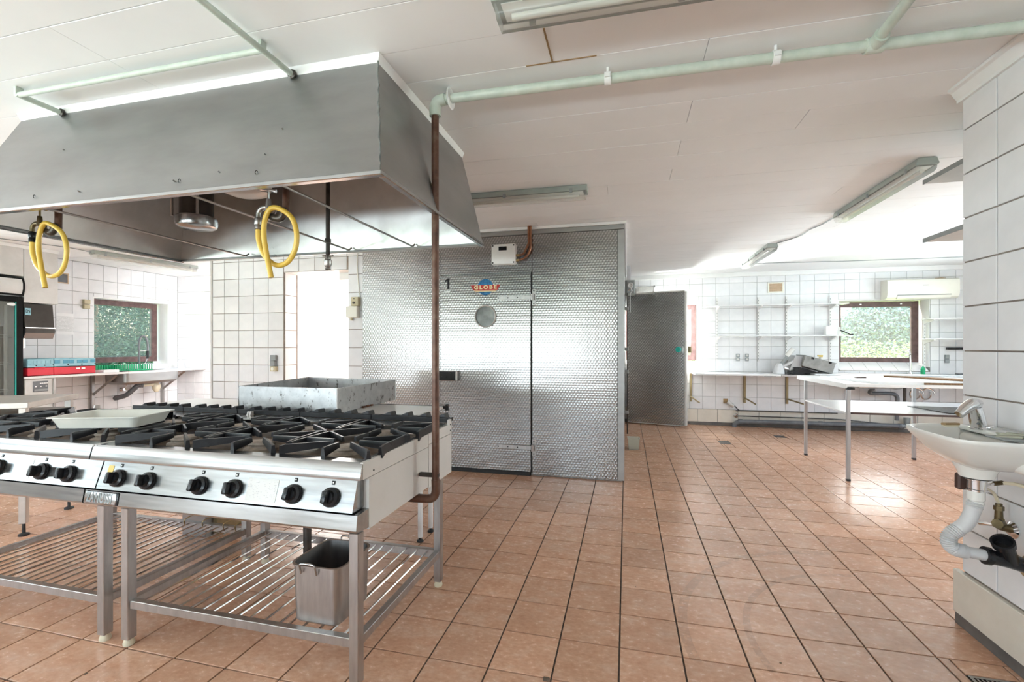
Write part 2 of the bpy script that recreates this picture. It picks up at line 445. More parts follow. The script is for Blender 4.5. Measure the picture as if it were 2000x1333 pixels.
class MB:
    def __init__(s):
        s.bm = bmesh.new()

    def box(s, x0, y0, z0, x1, y1, z1, bev=0.0, seg=1, mx=None):
        lo = (min(x0, x1), min(y0, y1), min(z0, z1))
        hi = (max(x0, x1), max(y0, y1), max(z0, z1))
        vs = [s.bm.verts.new((x, y, z)) for x in (lo[0], hi[0]) for y in (lo[1], hi[1]) for z in (lo[2], hi[2])]
        fs = [(0, 1, 3, 2), (4, 6, 7, 5), (0, 4, 5, 1), (2, 3, 7, 6), (0, 2, 6, 4), (1, 5, 7, 3)]
        ff = [s.bm.faces.new([vs[i] for i in f]) for f in fs]
        if bev:
            es = list({e for f in ff for e in f.edges})
            r = bmesh.ops.bevel(s.bm, geom=es, offset=bev, segments=seg, affect='EDGES', profile=0.5)
            vs = list({v for v in vs if v.is_valid} | {v for v in r['verts'] if v.is_valid})
        if mx is not None:
            bmesh.ops.transform(s.bm, matrix=mx, verts=vs)
        return s

    def obox(s, c, size, rot=None, bev=0.0, seg=1):
        mx = Matrix.Translation(c)
        if rot is not None:
            mx = mx @ rot
        a, b, d = (v / 2 for v in size)
        return s.box(-a, -b, -d, a, b, d, bev, seg, mx)

    def ring(s, c, n, r, seg, ref=None, rx=None):
        n = n.normalized()
        a = ref if ref is not None else (Vector((0, 0, 1)) if abs(n.z) < 0.9 else Vector((1, 0, 0)))
        x = a.cross(n).normalized()
        y = n.cross(x)
        return [s.bm.verts.new(c + (x * math.cos(2 * PI * i / seg) * (rx or r) + y * math.sin(2 * PI * i / seg) * r)) for i in range(seg)]

    def tube(s, pts, r, seg=10, closed=False, caps=True):
        P = [Vector(p) for p in pts]
        n = len(P)
        rs = r if isinstance(r, (list, tuple)) else [r] * n
        T = []
        for i in range(n):
            if closed:
                d = P[(i + 1) % n] - P[i - 1]
            else:
                d = P[min(i + 1, n - 1)] - P[max(i - 1, 0)]
            T.append(d.normalized())
        ref = Vector((0, 0, 1)) if abs(T[0].z) < 0.9 else Vector((1, 0, 0))
        x = ref.cross(T[0]).normalized()
        rings = []
        for i in range(n):
            x = (x - T[i] * x.dot(T[i])).normalized()
            y = T[i].cross(x)
            rings.append([s.bm.verts.new(P[i] + (x * math.cos(2 * PI * k / seg) + y * math.sin(2 * PI * k / seg)) * rs[i]) for k in range(seg)])
        m = n if closed else n - 1
        for i in range(m):
            a, b = rings[i], rings[(i + 1) % n]
            for k in range(seg):
                s.bm.faces.new((a[k], a[(k + 1) % seg], b[(k + 1) % seg], b[k]))
        if caps and not closed:
            s.bm.faces.new(rings[0][::-1])
            s.bm.faces.new(rings[-1])
        return s

    def cyl(s, p0, p1, r, seg=16):
        return s.tube([p0, p1], r, seg)

    def lathe(s, prof, o, axis=(0, 0, 1), seg=24, close=True):
        o = Vector(o)
        n = Vector(axis).normalized()
        a = Vector((0, 0, 1)) if abs(n.z) < 0.9 else Vector((1, 0, 0))
        x = a.cross(n).normalized()
        y = n.cross(x)
        rings = []
        for r, h in prof:
            if r < 1e-5:
                rings.append([s.bm.verts.new(o + n * h)])
            else:
                rings.append([s.bm.verts.new(o + n * h + (x * math.cos(2 * PI * k / seg) + y * math.sin(2 * PI * k / seg)) * r) for k in range(seg)])
        for a_, b_ in zip(rings, rings[1:]):
            for k in range(seg):
                k2 = (k + 1) % seg
                if len(a_) == 1 and len(b_) == 1:
                    continue
                if len(a_) == 1:
                    s.bm.faces.new((a_[0], b_[k2], b_[k]))
                elif len(b_) == 1:
                    s.bm.faces.new((a_[k], a_[k2], b_[0]))
                else:
                    s.bm.faces.new((a_[k], a_[k2], b_[k2], b_[k]))
        return s

    def prism(s, poly, axis, a0, a1):
        def mk(p, a):
            if axis == 'x':
                return (a, p[0], p[1])
            if axis == 'y':
                return (p[0], a, p[1])
            return (p[0], p[1], a)
        A = [s.bm.verts.new(mk(p, a0)) for p in poly]
        B = [s.bm.verts.new(mk(p, a1)) for p in poly]
        n = len(poly)
        s.bm.faces.new(A)
        s.bm.faces.new(B[::-1])
        for i in range(n):
            s.bm.faces.new((A[i], B[i], B[(i + 1) % n], A[(i + 1) % n]))
        return s

    def plate(s, q, t):
        q = [Vector(p) for p in q]
        n = (q[1] - q[0]).cross(q[2] - q[0]).normalized() * t
        A = [s.bm.verts.new(p) for p in q]
        B = [s.bm.verts.new(p + n) for p in q]
        k = len(q)
        s.bm.faces.new(A)
        s.bm.faces.new(B[::-1])
        for i in range(k):
            s.bm.faces.new((A[i], B[i], B[(i + 1) % k], A[(i + 1) % k]))
        return s

    def mesh(s, name, material, off=(0, 0, 0), smooth=35):
        bmesh.ops.recalc_face_normals(s.bm, faces=s.bm.faces)
        me = bpy.data.meshes.new(name)
        if any(off):
            bmesh.ops.translate(s.bm, verts=s.bm.verts, vec=(-off[0], -off[1], -off[2]))
        s.bm.to_mesh(me)
        s.bm.free()
        me.materials.append(M[material])
        if smooth:
            me.polygons.foreach_set('use_smooth', [True] * len(me.polygons))
            me.set_sharp_from_angle(angle=math.radians(smooth))
        return me

    def build(s, name, material, parent=None, smooth=35):
        off = ORG.get(parent, (0, 0, 0)) if parent else (0, 0, 0)
        o = bpy.data.objects.new(name, s.mesh(name, material, off, smooth))
        COL.objects.link(o)
        if parent:
            o.parent = parent
            ORG[o] = off
        return o


def thing(name, label, cat, loc=(0, 0, 0), group=None, rz=0.0, local=False):
    o = bpy.data.objects.new(name, None)
    COL.objects.link(o)
    o.location = loc
    o.rotation_euler = (0, 0, rz)
    o.empty_display_size = 0.1
    o['label'] = label
    o['category'] = cat
    if group:
        o['group'] = group
    ORG[o] = (0, 0, 0) if local else tuple(loc)
    return o


def tag(o, label, cat, group=None):
    o['label'] = label
    o['category'] = cat
    if group:
        o['group'] = group
    return o


def struct(o):
    o['kind'] = 'structure'
    return o


def dup(root, loc, rz=None, label=None, group=None):
    r = root.copy()
    COL.objects.link(r)
    r.location = loc
    if rz is not None:
        r.rotation_euler = (0, 0, rz)
    if label:
        r['label'] = label
    if group:
        r['group'] = group
    for ch in list(root.children):
        cc = ch.copy()
        COL.objects.link(cc)
        cc.parent = r
        for g in ch.children:
            dd = g.copy()
            COL.objects.link(dd)
            dd.parent = cc
    return r


def text(name, body, size, loc, rot, material, parent, depth=0.001, spacing=1.0, sx=1.0, bold=0.0):
    cu = bpy.data.curves.new(name, 'FONT')
    cu.body = body
    cu.size = size
    cu.align_x = 'CENTER'
    cu.align_y = 'CENTER'
    cu.extrude = depth
    cu.offset = bold
    cu.space_character = spacing
    cu.resolution_u = 3
    tmp = bpy.data.objects.new('tmp', cu)
    COL.objects.link(tmp)
    dg = bpy.context.evaluated_depsgraph_get()
    me = bpy.data.meshes.new_from_object(tmp.evaluated_get(dg))
    bpy.data.objects.remove(tmp)
    off = Vector(ORG.get(parent, (0, 0, 0)))
    me.transform(Matrix.Translation(Vector(loc) - off) @ rot @ Matrix.Diagonal((sx, 1, 1, 1)))
    me.materials.clear()
    me.materials.append(M[material])
    me.name = name
    o = bpy.data.objects.new(name, me)
    COL.objects.link(o)
    o.parent = parent
    ORG[o] = tuple(off)
    return o


RX = Matrix.Rotation(PI / 2, 4, 'X')          # text lying in XY turned to face -y


def catmull(pts, n=8):
    P = [Vector(p) for p in pts]
    P = [P[0] * 2 - P[1]] + P + [P[-1] * 2 - P[-2]]
    out = []
    for i in range(1, len(P) - 2):
        for k in range(n):
            t_ = k / n
            a, b, c_, d_ = P[i - 1], P[i], P[i + 1], P[i + 2]
            out.append(0.5 * ((2 * b) + (-a + c_) * t_ + (2 * a - 5 * b + 4 * c_ - d_) * t_ ** 2 + (-a + 3 * b - 3 * c_ + d_) * t_ ** 3))
    out.append(P[-2])
    return out


# ------------------------------------------------------------------ tiles laid on floors and walls
TILE_CACHE = {}


def tile_mesh(w, h, d, material, ch):
    k = (round(w, 3), round(h, 3), d, material)
    if k in TILE_CACHE:
        return TILE_CACHE[k]
    b = MB()
    bm = b.bm
    a = [bm.verts.new((x * w / 2, y * h / 2, 0)) for x, y in ((-1, -1), (1, -1), (1, 1), (-1, 1))]
    m_ = [bm.verts.new((x * w / 2, y * h / 2, d - ch)) for x, y in ((-1, -1), (1, -1), (1, 1), (-1, 1))]
    f_ = [bm.verts.new((x * (w / 2 - ch), y * (h / 2 - ch), d)) for x, y in ((-1, -1), (1, -1), (1, 1), (-1, 1))]
    bm.faces.new(f_)
    for i in range(4):
        j = (i + 1) % 4
        bm.faces.new((a[i], a[j], m_[j], m_[i]))
        bm.faces.new((m_[i], m_[j], f_[j], f_[i]))
    me = b.mesh('tile', material, smooth=0)
    TILE_CACHE[k] = me
    return me


def cut(rect, holes):
    out = [rect]
    for hx0, hx1, hy0, hy1 in holes:
        nxt = []
        for x0, x1, y0, y1 in out:
            if hx1 <= x0 or hx0 >= x1 or hy1 <= y0 or hy0 >= y1:
                nxt.append((x0, x1, y0, y1))
                continue
            if hx0 > x0:
                nxt.append((x0, hx0, y0, y1))
            if hx1 < x1:
                nxt.append((hx1, x1, y0, y1))
            a0, a1 = max(x0, hx0), min(x1, hx1)
            if hy0 > y0:
                nxt.append((a0, a1, y0, hy0))
            if hy1 < y1:
                nxt.append((a0, a1, hy1, y1))
        out = nxt
    return out


def tiled(parent, face, plane, us, vs, holes=(), gap=0.006, d=0.008, material='wall_tile', name='wall_tile', tilt=0.0025):
    """face '-y','+x','-x': tiles on a wall; us, vs: the joint positions along the wall and upwards."""
    for i in range(len(us) - 1):
        for j in range(len(vs) - 1):
            for x0, x1, y0, y1 in cut((us[i], us[i + 1], vs[j], vs[j + 1]), holes):
                w, h = x1 - x0 - gap, y1 - y0 - gap
                if w < 0.012 or h < 0.012:
                    continue
                o = bpy.data.objects.new(name, tile_mesh(w, h, d, material, 0.0015))
                COL.objects.link(o)
                cu, cv = (x0 + x1) / 2, (y0 + y1) / 2
                tx, ty = random.gauss(0, tilt), random.gauss(0, tilt)
                if face == '-y':
                    o.location = (cu, plane, cv)
                    o.rotation_euler = (PI / 2 + tx, 0, ty)
                elif face == '+x':
                    o.location = (plane, cu, cv)
                    o.rotation_euler = (PI / 2 + tx, 0, PI / 2 + ty)
                elif face == '-x':
                    o.location = (plane, cu, cv)
                    o.rotation_euler = (PI / 2 + tx, 0, -PI / 2 + ty)
                o.parent = parent


def steps(a, b, start, pitch):
    """joints start + k*pitch clipped to a..b, ends included"""
    k = math.ceil((a - start) / pitch - 1e-6)
    out = [a]
    while start + k * pitch < b - 1e-6:
        p = start + k * pitch
        if p - out[-1] > 0.02:
            out.append(p)
        k += 1
    if b - out[-1] < 0.02 and len(out) > 1:
        out.pop()
    out.append(b)
    return out


def wall_y(name, x0, x1, y0, y1, holes=(), material='wall_grout', z1=CEIL):
    b = MB()
    for r in cut((x0, x1, 0, z1), holes):
        b.box(r[0], y0, r[2], r[1], y1, r[3])
    return struct(b.build(name, material, smooth=0))


def wall_x(name, y0, y1, x0, x1, holes=(), material='wall_grout', z1=CEIL):
    b = MB()
    for r in cut((y0, y1, 0, z1), holes):
        b.box(x0, r[0], r[2], x1, r[1], r[3])
    return struct(b.build(name, material, smooth=0))


# ------------------------------------------------------------------ floor
T = 0.26
fl = struct(MB().box(-8.3, -3.4, -0.2, 5.8, 8.6, -0.006).build('floor', 'grout_dark', smooth=0))
cs, sn = math.cos(0.243), math.sin(0.243)


def project(x, y, z):
    zc = -sn * x + cs * y
    if zc < 0.2:
        return None
    return (1000 + 900 * (cs * x + sn * y) / zc, 677 - 900 * (z - EYE) / zc, zc)


cells = []
for u in range(-32, 22):
    for v_ in range(-20, 24):
        x0, y0 = (u - 0.11) * T, (v_ + 7.93) * T
        xc, yc = x0 + T / 2, y0 + T / 2
        if xc < -7.6 or xc > 5.2 or yc > 8.25 or yc < -3.0:
            continue
        if -2.85 < xc < -0.04 and yc > 4.64:
            continue
        p = project(xc, yc, 0)
        key = 99.0
        if p and -160 < p[0] < 2160 and p[1] < 1460:
            key = p[2]
            if yc > 4.9 and xc < -0.1:
                key = 40 + p[2]
            if xc > 1.6 and yc < 2.7:
                key = 90.0
        cells.append((key, x0, y0))
cells.sort()
CUTS = [(1.235, 1.375, 6.69, 6.92), (2.1, 2.245, 7.37, 7.53), (1.315, 1.50, 2.03, 2.225)]
far = MB()
k_ = 0
for key, x0, y0 in cells:
    for a0, a1, b0, b1 in cut((x0, x0 + T, y0, min(y0 + T, 8.245)), CUTS):
        w, h = a1 - a0 - 0.0075, b1 - b0 - 0.0075
        if w < 0.01 or h < 0.01:
            continue
        cx, cy = (a0 + a1) / 2, (b0 + b1) / 2
        if k_ < 296 and key < 90:
            o = bpy.data.objects.new('floor_tile', tile_mesh(w, h, 0.008, 'floor_tile', 0.0009))
            COL.objects.link(o)
            o.location = (cx, cy, -0.008)
            o.rotation_euler = (random.gauss(0, 0.0012), random.gauss(0, 0.0012), random.gauss(0, 0.001))
            o.parent = fl
            k_ += 1
        else:
            far.box(cx - w / 2, cy - h / 2, -0.0085, cx + w / 2, cy + h / 2, 0.0)
o = far.build('far_floor_tiles', 'floor_tile', fl, smooth=0)
o['kind'] = 'stuff'

# floor drains
def drain(name, x0, x1, y0, y1, label, n):
    t_ = thing(name, label, 'drain', (x0, y0, -0.006), group='floor drains')
    b = MB()
    b.box(x0, y0, -0.004, x1, y0 + 0.012, 0.001).box(x0, y1 - 0.012, -0.004, x1, y1, 0.001)
    b.box(x0, y0 + 0.012, -0.004, x0 + 0.012, y1 - 0.012, 0.001).box(x1 - 0.012, y0 + 0.012, -0.004, x1, y1 - 0.012, 0.001)
    b.build('drain_frame', 'steel', t_, smooth=0)
    for i in range(n):
        a = x0 + 0.016 + (x1 - x0 - 0.032) * (i + 0.5) / n
        MB().box(a - 0.0035, y0 + 0.012, -0.004, a + 0.0035, y1 - 0.012, 0.0).build('drain_slat', 'steel', t_, smooth=0)


drain('floor_drain', 1.24, 1.37, 6.70, 6.91, 'square steel floor drain on the open tiles before the white counter', 8)
drain('floor_drain', 2.105, 2.24, 7.375, 7.525, 'darker floor drain grate below the wall pipes, behind the white table', 8)
drain('floor_drain', 1.32, 1.495, 2.035, 2.22, 'steel floor drain grate at the foot of the near tiled wall', 9)

# ------------------------------------------------------------------ ceiling with boards
ce = struct(MB().box(-8.3, -3.4, CEIL, 5.8, 8.6, CEIL + 0.2).build('ceiling', 'ceiling_joint', smooth=0))
ys = [-3.3, -2.4, -1.5, -0.9, -0.3, 0.25, 0.7, 1.05, 1.275, 1.485, 1.73, 1.95, 2.11, 2.425, 2.655]
while ys[-1] < 8.1:
    ys.append(ys[-1] + 0.2235)
ys[-1] = 8.25
butts = {8: [-2.13], 9: [-2.13, 0.9], 10: [-0.305], 11: [0.318], 13: [0.318], 14: [0.914], 15: [0.314, -1.9], 17: [0.305], 20: [1.6]}
for i in range(len(ys) - 1):
    cutsx = [-7.6] + sorted(butts.get(i, [-3.1 + (i * 1.37) % 3.1, 1.8 + (i * 0.77) % 1.9])) + [5.2]
    for a0, a1 in zip(cutsx, cutsx[1:]):
        dz = random.uniform(0, 0.0015)
        b = MB()
        b.box(a0 + 0.001, ys[i] + 0.0012, CEIL - 0.012 - dz, a1 - 0.001, ys[i + 1] - 0.0012, CEIL, 0.0012)
        b.build('ceiling_board', 'ceiling_paint', ce, smooth=0)

MB().box(-0.309, 1.735, CEIL - 0.0145, -0.302, 1.948, CEIL - 0.011).box(-0.42, 1.948, CEIL - 0.0145, -0.12, 1.953, CEIL - 0.011).build('rust_seam', 'wood_brown', ce, smooth=0)
CB = CEIL - 0.013     # underside of the boards

# ------------------------------------------------------------------ walls
YB = 8.25
W1 = (-0.02, 1.18, 1.0, 2.03)
W2 = (3.235, 4.444, 0.93, 2.045)
wb = wall_y('wall_back', -5.2, 5.6, YB + 0.009, YB + 0.33, [W1, W2], 'wall_grout_grey')
zs = [0.268 + 0.209 * k for k in range(11)] + [CB]
us = steps(-0.02, 4.95, 1.03, 0.2075)
tiled(wb, '-y', YB + 0.009, us, zs, [W1, W2], gap=0.0042)
# baseboard of cream tiles with a dark coved strip
bb = struct(MB().box(-0.02, YB - 0.006, 0.0, 4.95, YB + 0.009, 0.052, 0.003).build('baseboard_back', 'skirting_dark'))
for x0, x1 in zip(steps(-0.02, 4.95, 1.16, 0.312), steps(-0.02, 4.95, 1.16, 0.312)[1:]):
    MB().box(x0 + 0.003, YB - 0.004, 0.055, x1 - 0.003, YB + 0.009, 0.263, 0.002).build('baseboard_tile', 'cream_tile', bb, smooth=0)
# plastered cornice strip between tiles and ceiling
struct(MB().box(-0.02, YB - 0.05, 2.455, 5.2, YB + 0.009, CB, 0.004).build('trim_1', 'white_trim'))

XL = -7.61
WL = (5.10, 6.25, 1.0, 2.045)
wl = wall_x('wall_left', -3.4, 6.7, XL - 0.33, XL - 0.008, [WL, (0.9, 2.4, 0.95, 2.05), (-2.3, -0.1, 0.95, 2.05)], 'wall_grout_grey')
tiled(wl, '+x', XL - 0.008, steps(3.4, 6.41, 5.033, 0.199), [0.169 + 0.193 * k for k in range(12)] + [CB], [WL], gap=0.005)
wa = wall_y('wall_alcove', XL - 0.3, -5.0, 6.418, 6.7, [], 'wall_grout_grey')
tiled(wa, '-y', 6.418, steps(XL, -5.0, XL + 0.165, 0.2), [0.1 + 0.196 * k for k in range(12)] + [CB], [], gap=0.005)
DR = (-3.915, -3.058, 0.0, 2.187)
wm = wall_y('wall_middle', -4.95, -2.85, 4.629, 4.86, [DR])
tiled(wm, '-y', 4.629, [-4.945, -4.768, -4.555, -4.343, -4.132, -3.92, -3.708, -3.496, -3.284, -3.075, -2.853], [0.26 + 0.2075 * k for k in range(11)] + [CB], [DR])
# tiles in the doorway's left reveal
tiled(wm, '+x', DR[0] + 0.001, [4.635, 4.83], [0.26 + 0.2075 * k for k in range(9)] + [2.187])
struct(MB().box(-4.972, 4.612, 0.0, -4.944, 4.86, CB, 0.003).build('trim_2', 'panel_pale'))
struct(MB().box(DR[0], 4.632, DR[3] - 0.004, DR[1], 4.86, DR[3] + 0.004).build('trim_10', 'white_trim', smooth=0))
struct(MB().box(-3.30, 4.80, 2.10, -3.058, 4.85, 2.187, 0.004).build('trim_3', 'white_trim'))
# bright passage beyond the doorway
struct(MB().box(-5.05, 4.87, 0, -4.95, 4.95, CEIL).box(-5.05, 5.75, 0, -4.95, 8.25, CEIL).box(-5.05, 4.95, 0, -4.95, 5.75, 0.9).box(-5.05, 4.95, 2.1, -4.95, 5.75, CEIL).build('wall_passage', 'plaster', smooth=0))  # with an unseen opening added for the alcove lamp
struct(MB().box(-4.95, 8.1, 0, -2.86, 8.25, CEIL).build('wall_passage_end', 'plaster', smooth=0))

XR = 1.53
wr = wall_x('wall_right', -3.4, 2.606, XR + 0.009, XR + 0.22)
tiled(wr, '-x', XR + 0.009, steps(-0.3, 2.606, 2.398, 0.2085), [0.262 + 0.206 * k for k in range(11)] + [CB], d=0.009, gap=0.0068)
br = struct(MB().box(XR - 0.012, -0.3, 0.0, XR + 0.009, 2.635, 0.055, 0.002).build('baseboard_right', 'skirting_dark'))
for a0, a1 in ((-0.3, 0.9), (0.9, 2.1), (2.1, 2.64)):
    MB().box(XR - 0.018, a0 + 0.001, 0.056, XR + 0.009, a1 - 0.001, 0.256, 0.003).build('baseboard_tile', 'cream_tile', br)
# moulded cornice along the near wall
struct(MB().prism([(XR + 0.009, CB), (XR - 0.05, CB), (XR - 0.05, CB - 0.014), (XR - 0.036, CB - 0.02), (XR - 0.026, CB - 0.04), (XR - 0.014, CB - 0.055), (XR - 0.014, CB - 0.068), (XR + 0.009, CB - 0.068)], 'y', -0.4, 2.62).build('trim_4', 'white_trim'))
wall_x('wall_far_right', 2.6, 8.6, 5.2, 5.5, [(3.6, 7.0, 0.9, 2.1)], 'plaster')
wall_y('wall_rear', -8.3, 1.8, -3.4, -3.1, [(-6.2, -4.6, 0.85, 2.05), (-2.4, -0.6, 0.85, 2.05), (-4.05, -2.95, 0.85, 2.05)], 'plaster')
wall_y('wall_right_return', 1.75, 5.5, 2.6, 2.75, [], 'plaster')


# windows: wooden frame, mullion-free casement, pane
def window_y(name, x0, x1, z0, z1, y):
    root = bpy.data.objects.new(name, None)
    COL.objects.link(root)
    root['kind'] = 'structure'
    root.location = (x0, y, z0)
    ORG[root] = (x0, y, z0)
    w = 0.085
    b = MB()
    b.box(x0, y, z0, x0 + w, y + 0.06, z1, 0.004).box(x1 - w, y, z0, x1, y + 0.06, z1, 0.004)
    b.box(x0 + w, y, z0, x1 - w, y + 0.06, z0 + w, 0.004).box(x0 + w, y, z1 - w, x1 - w, y + 0.06, z1, 0.004)
    fr = b.build('window_frame', 'window_wood', root)
    MB().box(x0 + w - 0.01, y + 0.025, z0 + w - 0.01, x1 - w + 0.01, y + 0.031, z1 - w + 0.01).build('pane', 'glass', root, smooth=0)
    for f_ in (0.3, 0.78):
        MB().box(x0 + (x1 - x0) * f_, y - 0.008, z1 - 0.05, x0 + (x1 - x0) * f_ + 0.03, y, z1 - 0.03, 0.003).build('window_catch', 'chrome', root)
    return root


window_y('window_1', 0.0, 1.165, 1.075, 2.03, 8.45)
window_y('window_2', 3.26, 4.40, 1.055, 2.02, 8.45)
for k, (a, b_) in enumerate(((W1[0], W1[1]), (W2[0], W2[1]))):
    # white plastered reveal and sloping tiled sill
    tr = struct(MB().box(a, 8.262, 2.028, b_, 8.56, 2.05).box(b_ - 0.012, 8.262, 1.0, b_ + 0.002, 8.56, 2.03).box(a - 0.002, 8.262, 1.0, a + 0.012, 8.56, 2.03).build('trim_%d' % (5 + k), 'white_trim', smooth=0))
    zs0 = 0.93 if k else 1.0
    sill = struct(MB().prism([(8.255, zs0 - 0.03), (8.255, zs0 + 0.005), (8.455, 1.06), (8.56, 1.06), (8.56, zs0 - 0.03)], 'x', a + 0.013, b_ - 0.013).build('trim_%d' % (7 + k), 'wall_grout', smooth=0))
    n = 6
    sl = math.atan2(1.06 - zs0 - 0.005, 0.2)
    for i in range(n):
        xw = (b_ - a - 0.026) / n
        o = bpy.data.objects.new('sill_tile', tile_mesh(xw - 0.005, 0.2 / math.cos(sl) - 0.006, 0.006, 'wall_tile', 0.0015))
        COL.objects.link(o)
        o.location = (a + 0.013 + xw * (i + 0.5), 8.355, (zs0 + 0.005 + 1.06) / 2)
        o.rotation_euler = (sl, 0, 0)
        o.parent = sill

# left window, in the wall that runs away from the camera
root = bpy.data.objects.new('window_3', None)
COL.objects.link(root)
root['kind'] = 'structure'
root.location = (XL - 0.2, 5.05, 1.05)
ORG[root] = tuple(root.location)
xw = XL - 0.19
b = MB()
y0, y1, z0, z1, w = 5.06, 6.20, 1.06, 2.035, 0.085
b.box(xw, y0, z0, xw - 0.06, y0 + w, z1, 0.004).box(xw, y1 - w, z0, xw - 0.06, y1, z1, 0.004)
b.box(xw, y0 + w, z0, xw - 0.06, y1 - w, z0 + w, 0.004).box(xw, y0 + w, z1 - w, xw - 0.06, y1 - w, z1, 0.004)
b.build('window_frame', 'window_wood', root)
MB().box(xw - 0.025, y0 + w - 0.01, z0 + w - 0.01, xw - 0.031, y1 - w + 0.01, z1 - w + 0.01).build('pane', 'glass', root, smooth=0)
struct(MB().box(XL - 0.32, WL[1] - 0.012, 1.0, XL - 0.006, WL[1] + 0.002, 2.045).box(XL - 0.32, WL[0] - 0.002, 1.0, XL - 0.006, WL[0] + 0.012, 2.045)
       .box(XL - 0.32, WL[0], 2.033, XL - 0.006, WL[1], 2.06).box(XL - 0.32, WL[0], 0.98, XL - 0.004, WL[1], 1.02).build('trim_9', 'white_trim', smooth=0))
# rear windows behind the photographer
for k, (a, b_) in enumerate(((-6.2, -4.6), (-2.4, -0.6), (-4.05, -2.95))):
    bq = MB()
    bq.box(a, -3.2, 0.85, a + 0.07, -3.14, 2.05).box(b_ - 0.07, -3.2, 0.85, b_, -3.14, 2.05)
    bq.box(a, -3.2, 0.85, b_, -3.14, 0.92).box(a, -3.2, 1.98, b_, -3.14, 2.05)
    struct(bq.build('window_%d' % (4 + k), 'window_wood', smooth=0))

# ------------------------------------------------------------------ walk-in cold room
CX0, CX1, CY0, CY1 = -2.85, -0.02, 4.58, 8.2
cr = thing('cold_room', 'walk-in cold room clad in circle-polished stainless steel, its door numbered 1', 'cold room', (CX0, CY0, 0))
MB().box(CX0 + 0.02, CY0 + 0.03, 0.0, CX1 - 0.02, CY1, CB - 0.004).build('insulated_core', 'panel_pale', cr, smooth=0)
DX0, DX1, DZ0, DZ1 = -1.905, -0.937, 0.045, 2.056
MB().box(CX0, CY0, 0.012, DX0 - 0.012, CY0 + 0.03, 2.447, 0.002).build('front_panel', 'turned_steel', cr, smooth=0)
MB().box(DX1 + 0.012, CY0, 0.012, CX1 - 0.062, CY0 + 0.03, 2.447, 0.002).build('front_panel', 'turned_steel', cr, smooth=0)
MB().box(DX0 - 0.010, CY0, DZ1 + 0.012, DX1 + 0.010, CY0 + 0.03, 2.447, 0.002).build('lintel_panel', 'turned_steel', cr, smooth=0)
MB().box(CX1 - 0.06, CY0 - 0.003, 0.012, CX1 + 0.002, CY0 + 0.04, 2.447, 0.002).build('corner_strip', 'steel_matt', cr)
MB().box(CX0, CY0 - 0.003, 2.45, CX1 + 0.002, CY0 + 0.03, 2.495, 0.002).build('top_strip', 'steel_matt', cr)
MB().box(CX1 - 0.02, CY0 + 0.04, 0.012, CX1, CY1, 2.51, 0.002).build('side_panel', 'turned_steel', cr, smooth=0)
MB().box(DX0 - 0.01, CY0 - 0.012, 0.0, DX1 - 0.005, CY0 + 0.03, 0.042, 0.003).build('threshold_strip', 'black_rubber', cr)
MB().box(CX0, CY0 - 0.018, CB - 0.03, CX1 + 0.02, CY0 + 0.03, CB - 0.001, 0.003).build('ceiling_trim', 'white_trim', cr)
MB().box(CX1 + 0.003, CY0 + 0.03, CB - 0.03, CX1 + 0.02, CY1, CB - 0.001, 0.003).build('ceiling_trim', 'white_trim', cr)
b = MB()
for zz in [0.25, 0.5, 0.78, 1.1, 1.38, 1.62, 1.9, 2.2, 2.44]:
    b.lathe([(0, 0.003), (0.004, 0.002), (0.005, 0)], (CX1 - 0.045, CY0 - 0.003, zz), (0, -1, 0), 8)
for xx in [-0.25, -0.5, -0.75, -1.02, -1.25, -1.5, -1.75]:
    b.lathe([(0, 0.003), (0.004, 0.002), (0.005, 0)], (xx, CY0 - 0.003, 2.46), (0, -1, 0), 8)
o = b.build('rivets', 'steel_leg', cr)
o['kind'] = 'stuff'
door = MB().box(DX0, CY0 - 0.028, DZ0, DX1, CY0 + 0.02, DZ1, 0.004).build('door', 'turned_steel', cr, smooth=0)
MB().box(DX1 + 0.001, CY0 - 0.012, 0.03, DX1 + 0.010, CY0 + 0.02, DZ1 + 0.01).build('door_seal', 'black_rubber', cr)
YD = CY0 - 0.028
b = MB()
pc = (-1.41, YD, 1.622)
b.lathe([(0.115, -0.001), (0.115, -0.02), (0.109, -0.026), (0.104, -0.02), (0.104, 0.0)], pc, (0, 1, 0), 36)
b.build('porthole_ring', 'panel_pale', door)
MB().lathe([(0.104, -0.0005), (0.0, -0.0005)], (pc[0], YD - 0.001, pc[2]), (0, 1, 0), 36).build('porthole_pane', 'porthole_dark', door)  # dark pane colour stands in for the shade of the recess
b = MB()
for k in range(14):
    a = 2 * PI * k / 14
    b.lathe([(0, 0.003), (0.004, 0.002), (0.005, 0)], (pc[0] + 0.122 * math.cos(a), YD, pc[2] + 0.122 * math.sin(a)), (0, -1, 0), 8)
b.build('porthole_screws', 'black_plastic', door)
for zc in (1.808, 0.29):
    b = MB()
    b.box(-1.285, YD - 0.008, zc - 0.022, -0.915, YD, zc + 0.022, 0.003)
    b.cyl((-0.915, YD - 0.012, zc - 0.032), (-0.915, YD - 0.012, zc + 0.032), 0.017, 12)
    b.build('hinge_strap', 'steel_leg', door)
    b = MB()
    b.box(-0.925, CY0 - 0.012, zc - 0.085, -0.888, CY0, zc + 0.085, 0.003)
    b.build('hinge_plate', 'steel_leg', cr)
    b = MB()
    for xx in (-1.27, -1.17, -1.07):
        b.lathe([(0, 0.003), (0.006, 0.002), (0.007, 0)], (xx, YD - 0.008, zc), (0, -1, 0), 10)
    for dz in (-0.065, 0.065):
        b.lathe([(0, 0.003), (0.006, 0.002), (0.007, 0)], (-0.906, CY0 - 0.012, zc + dz), (0, -1, 0), 10)
    b.build('hinge_screws', 'black_plastic', door)
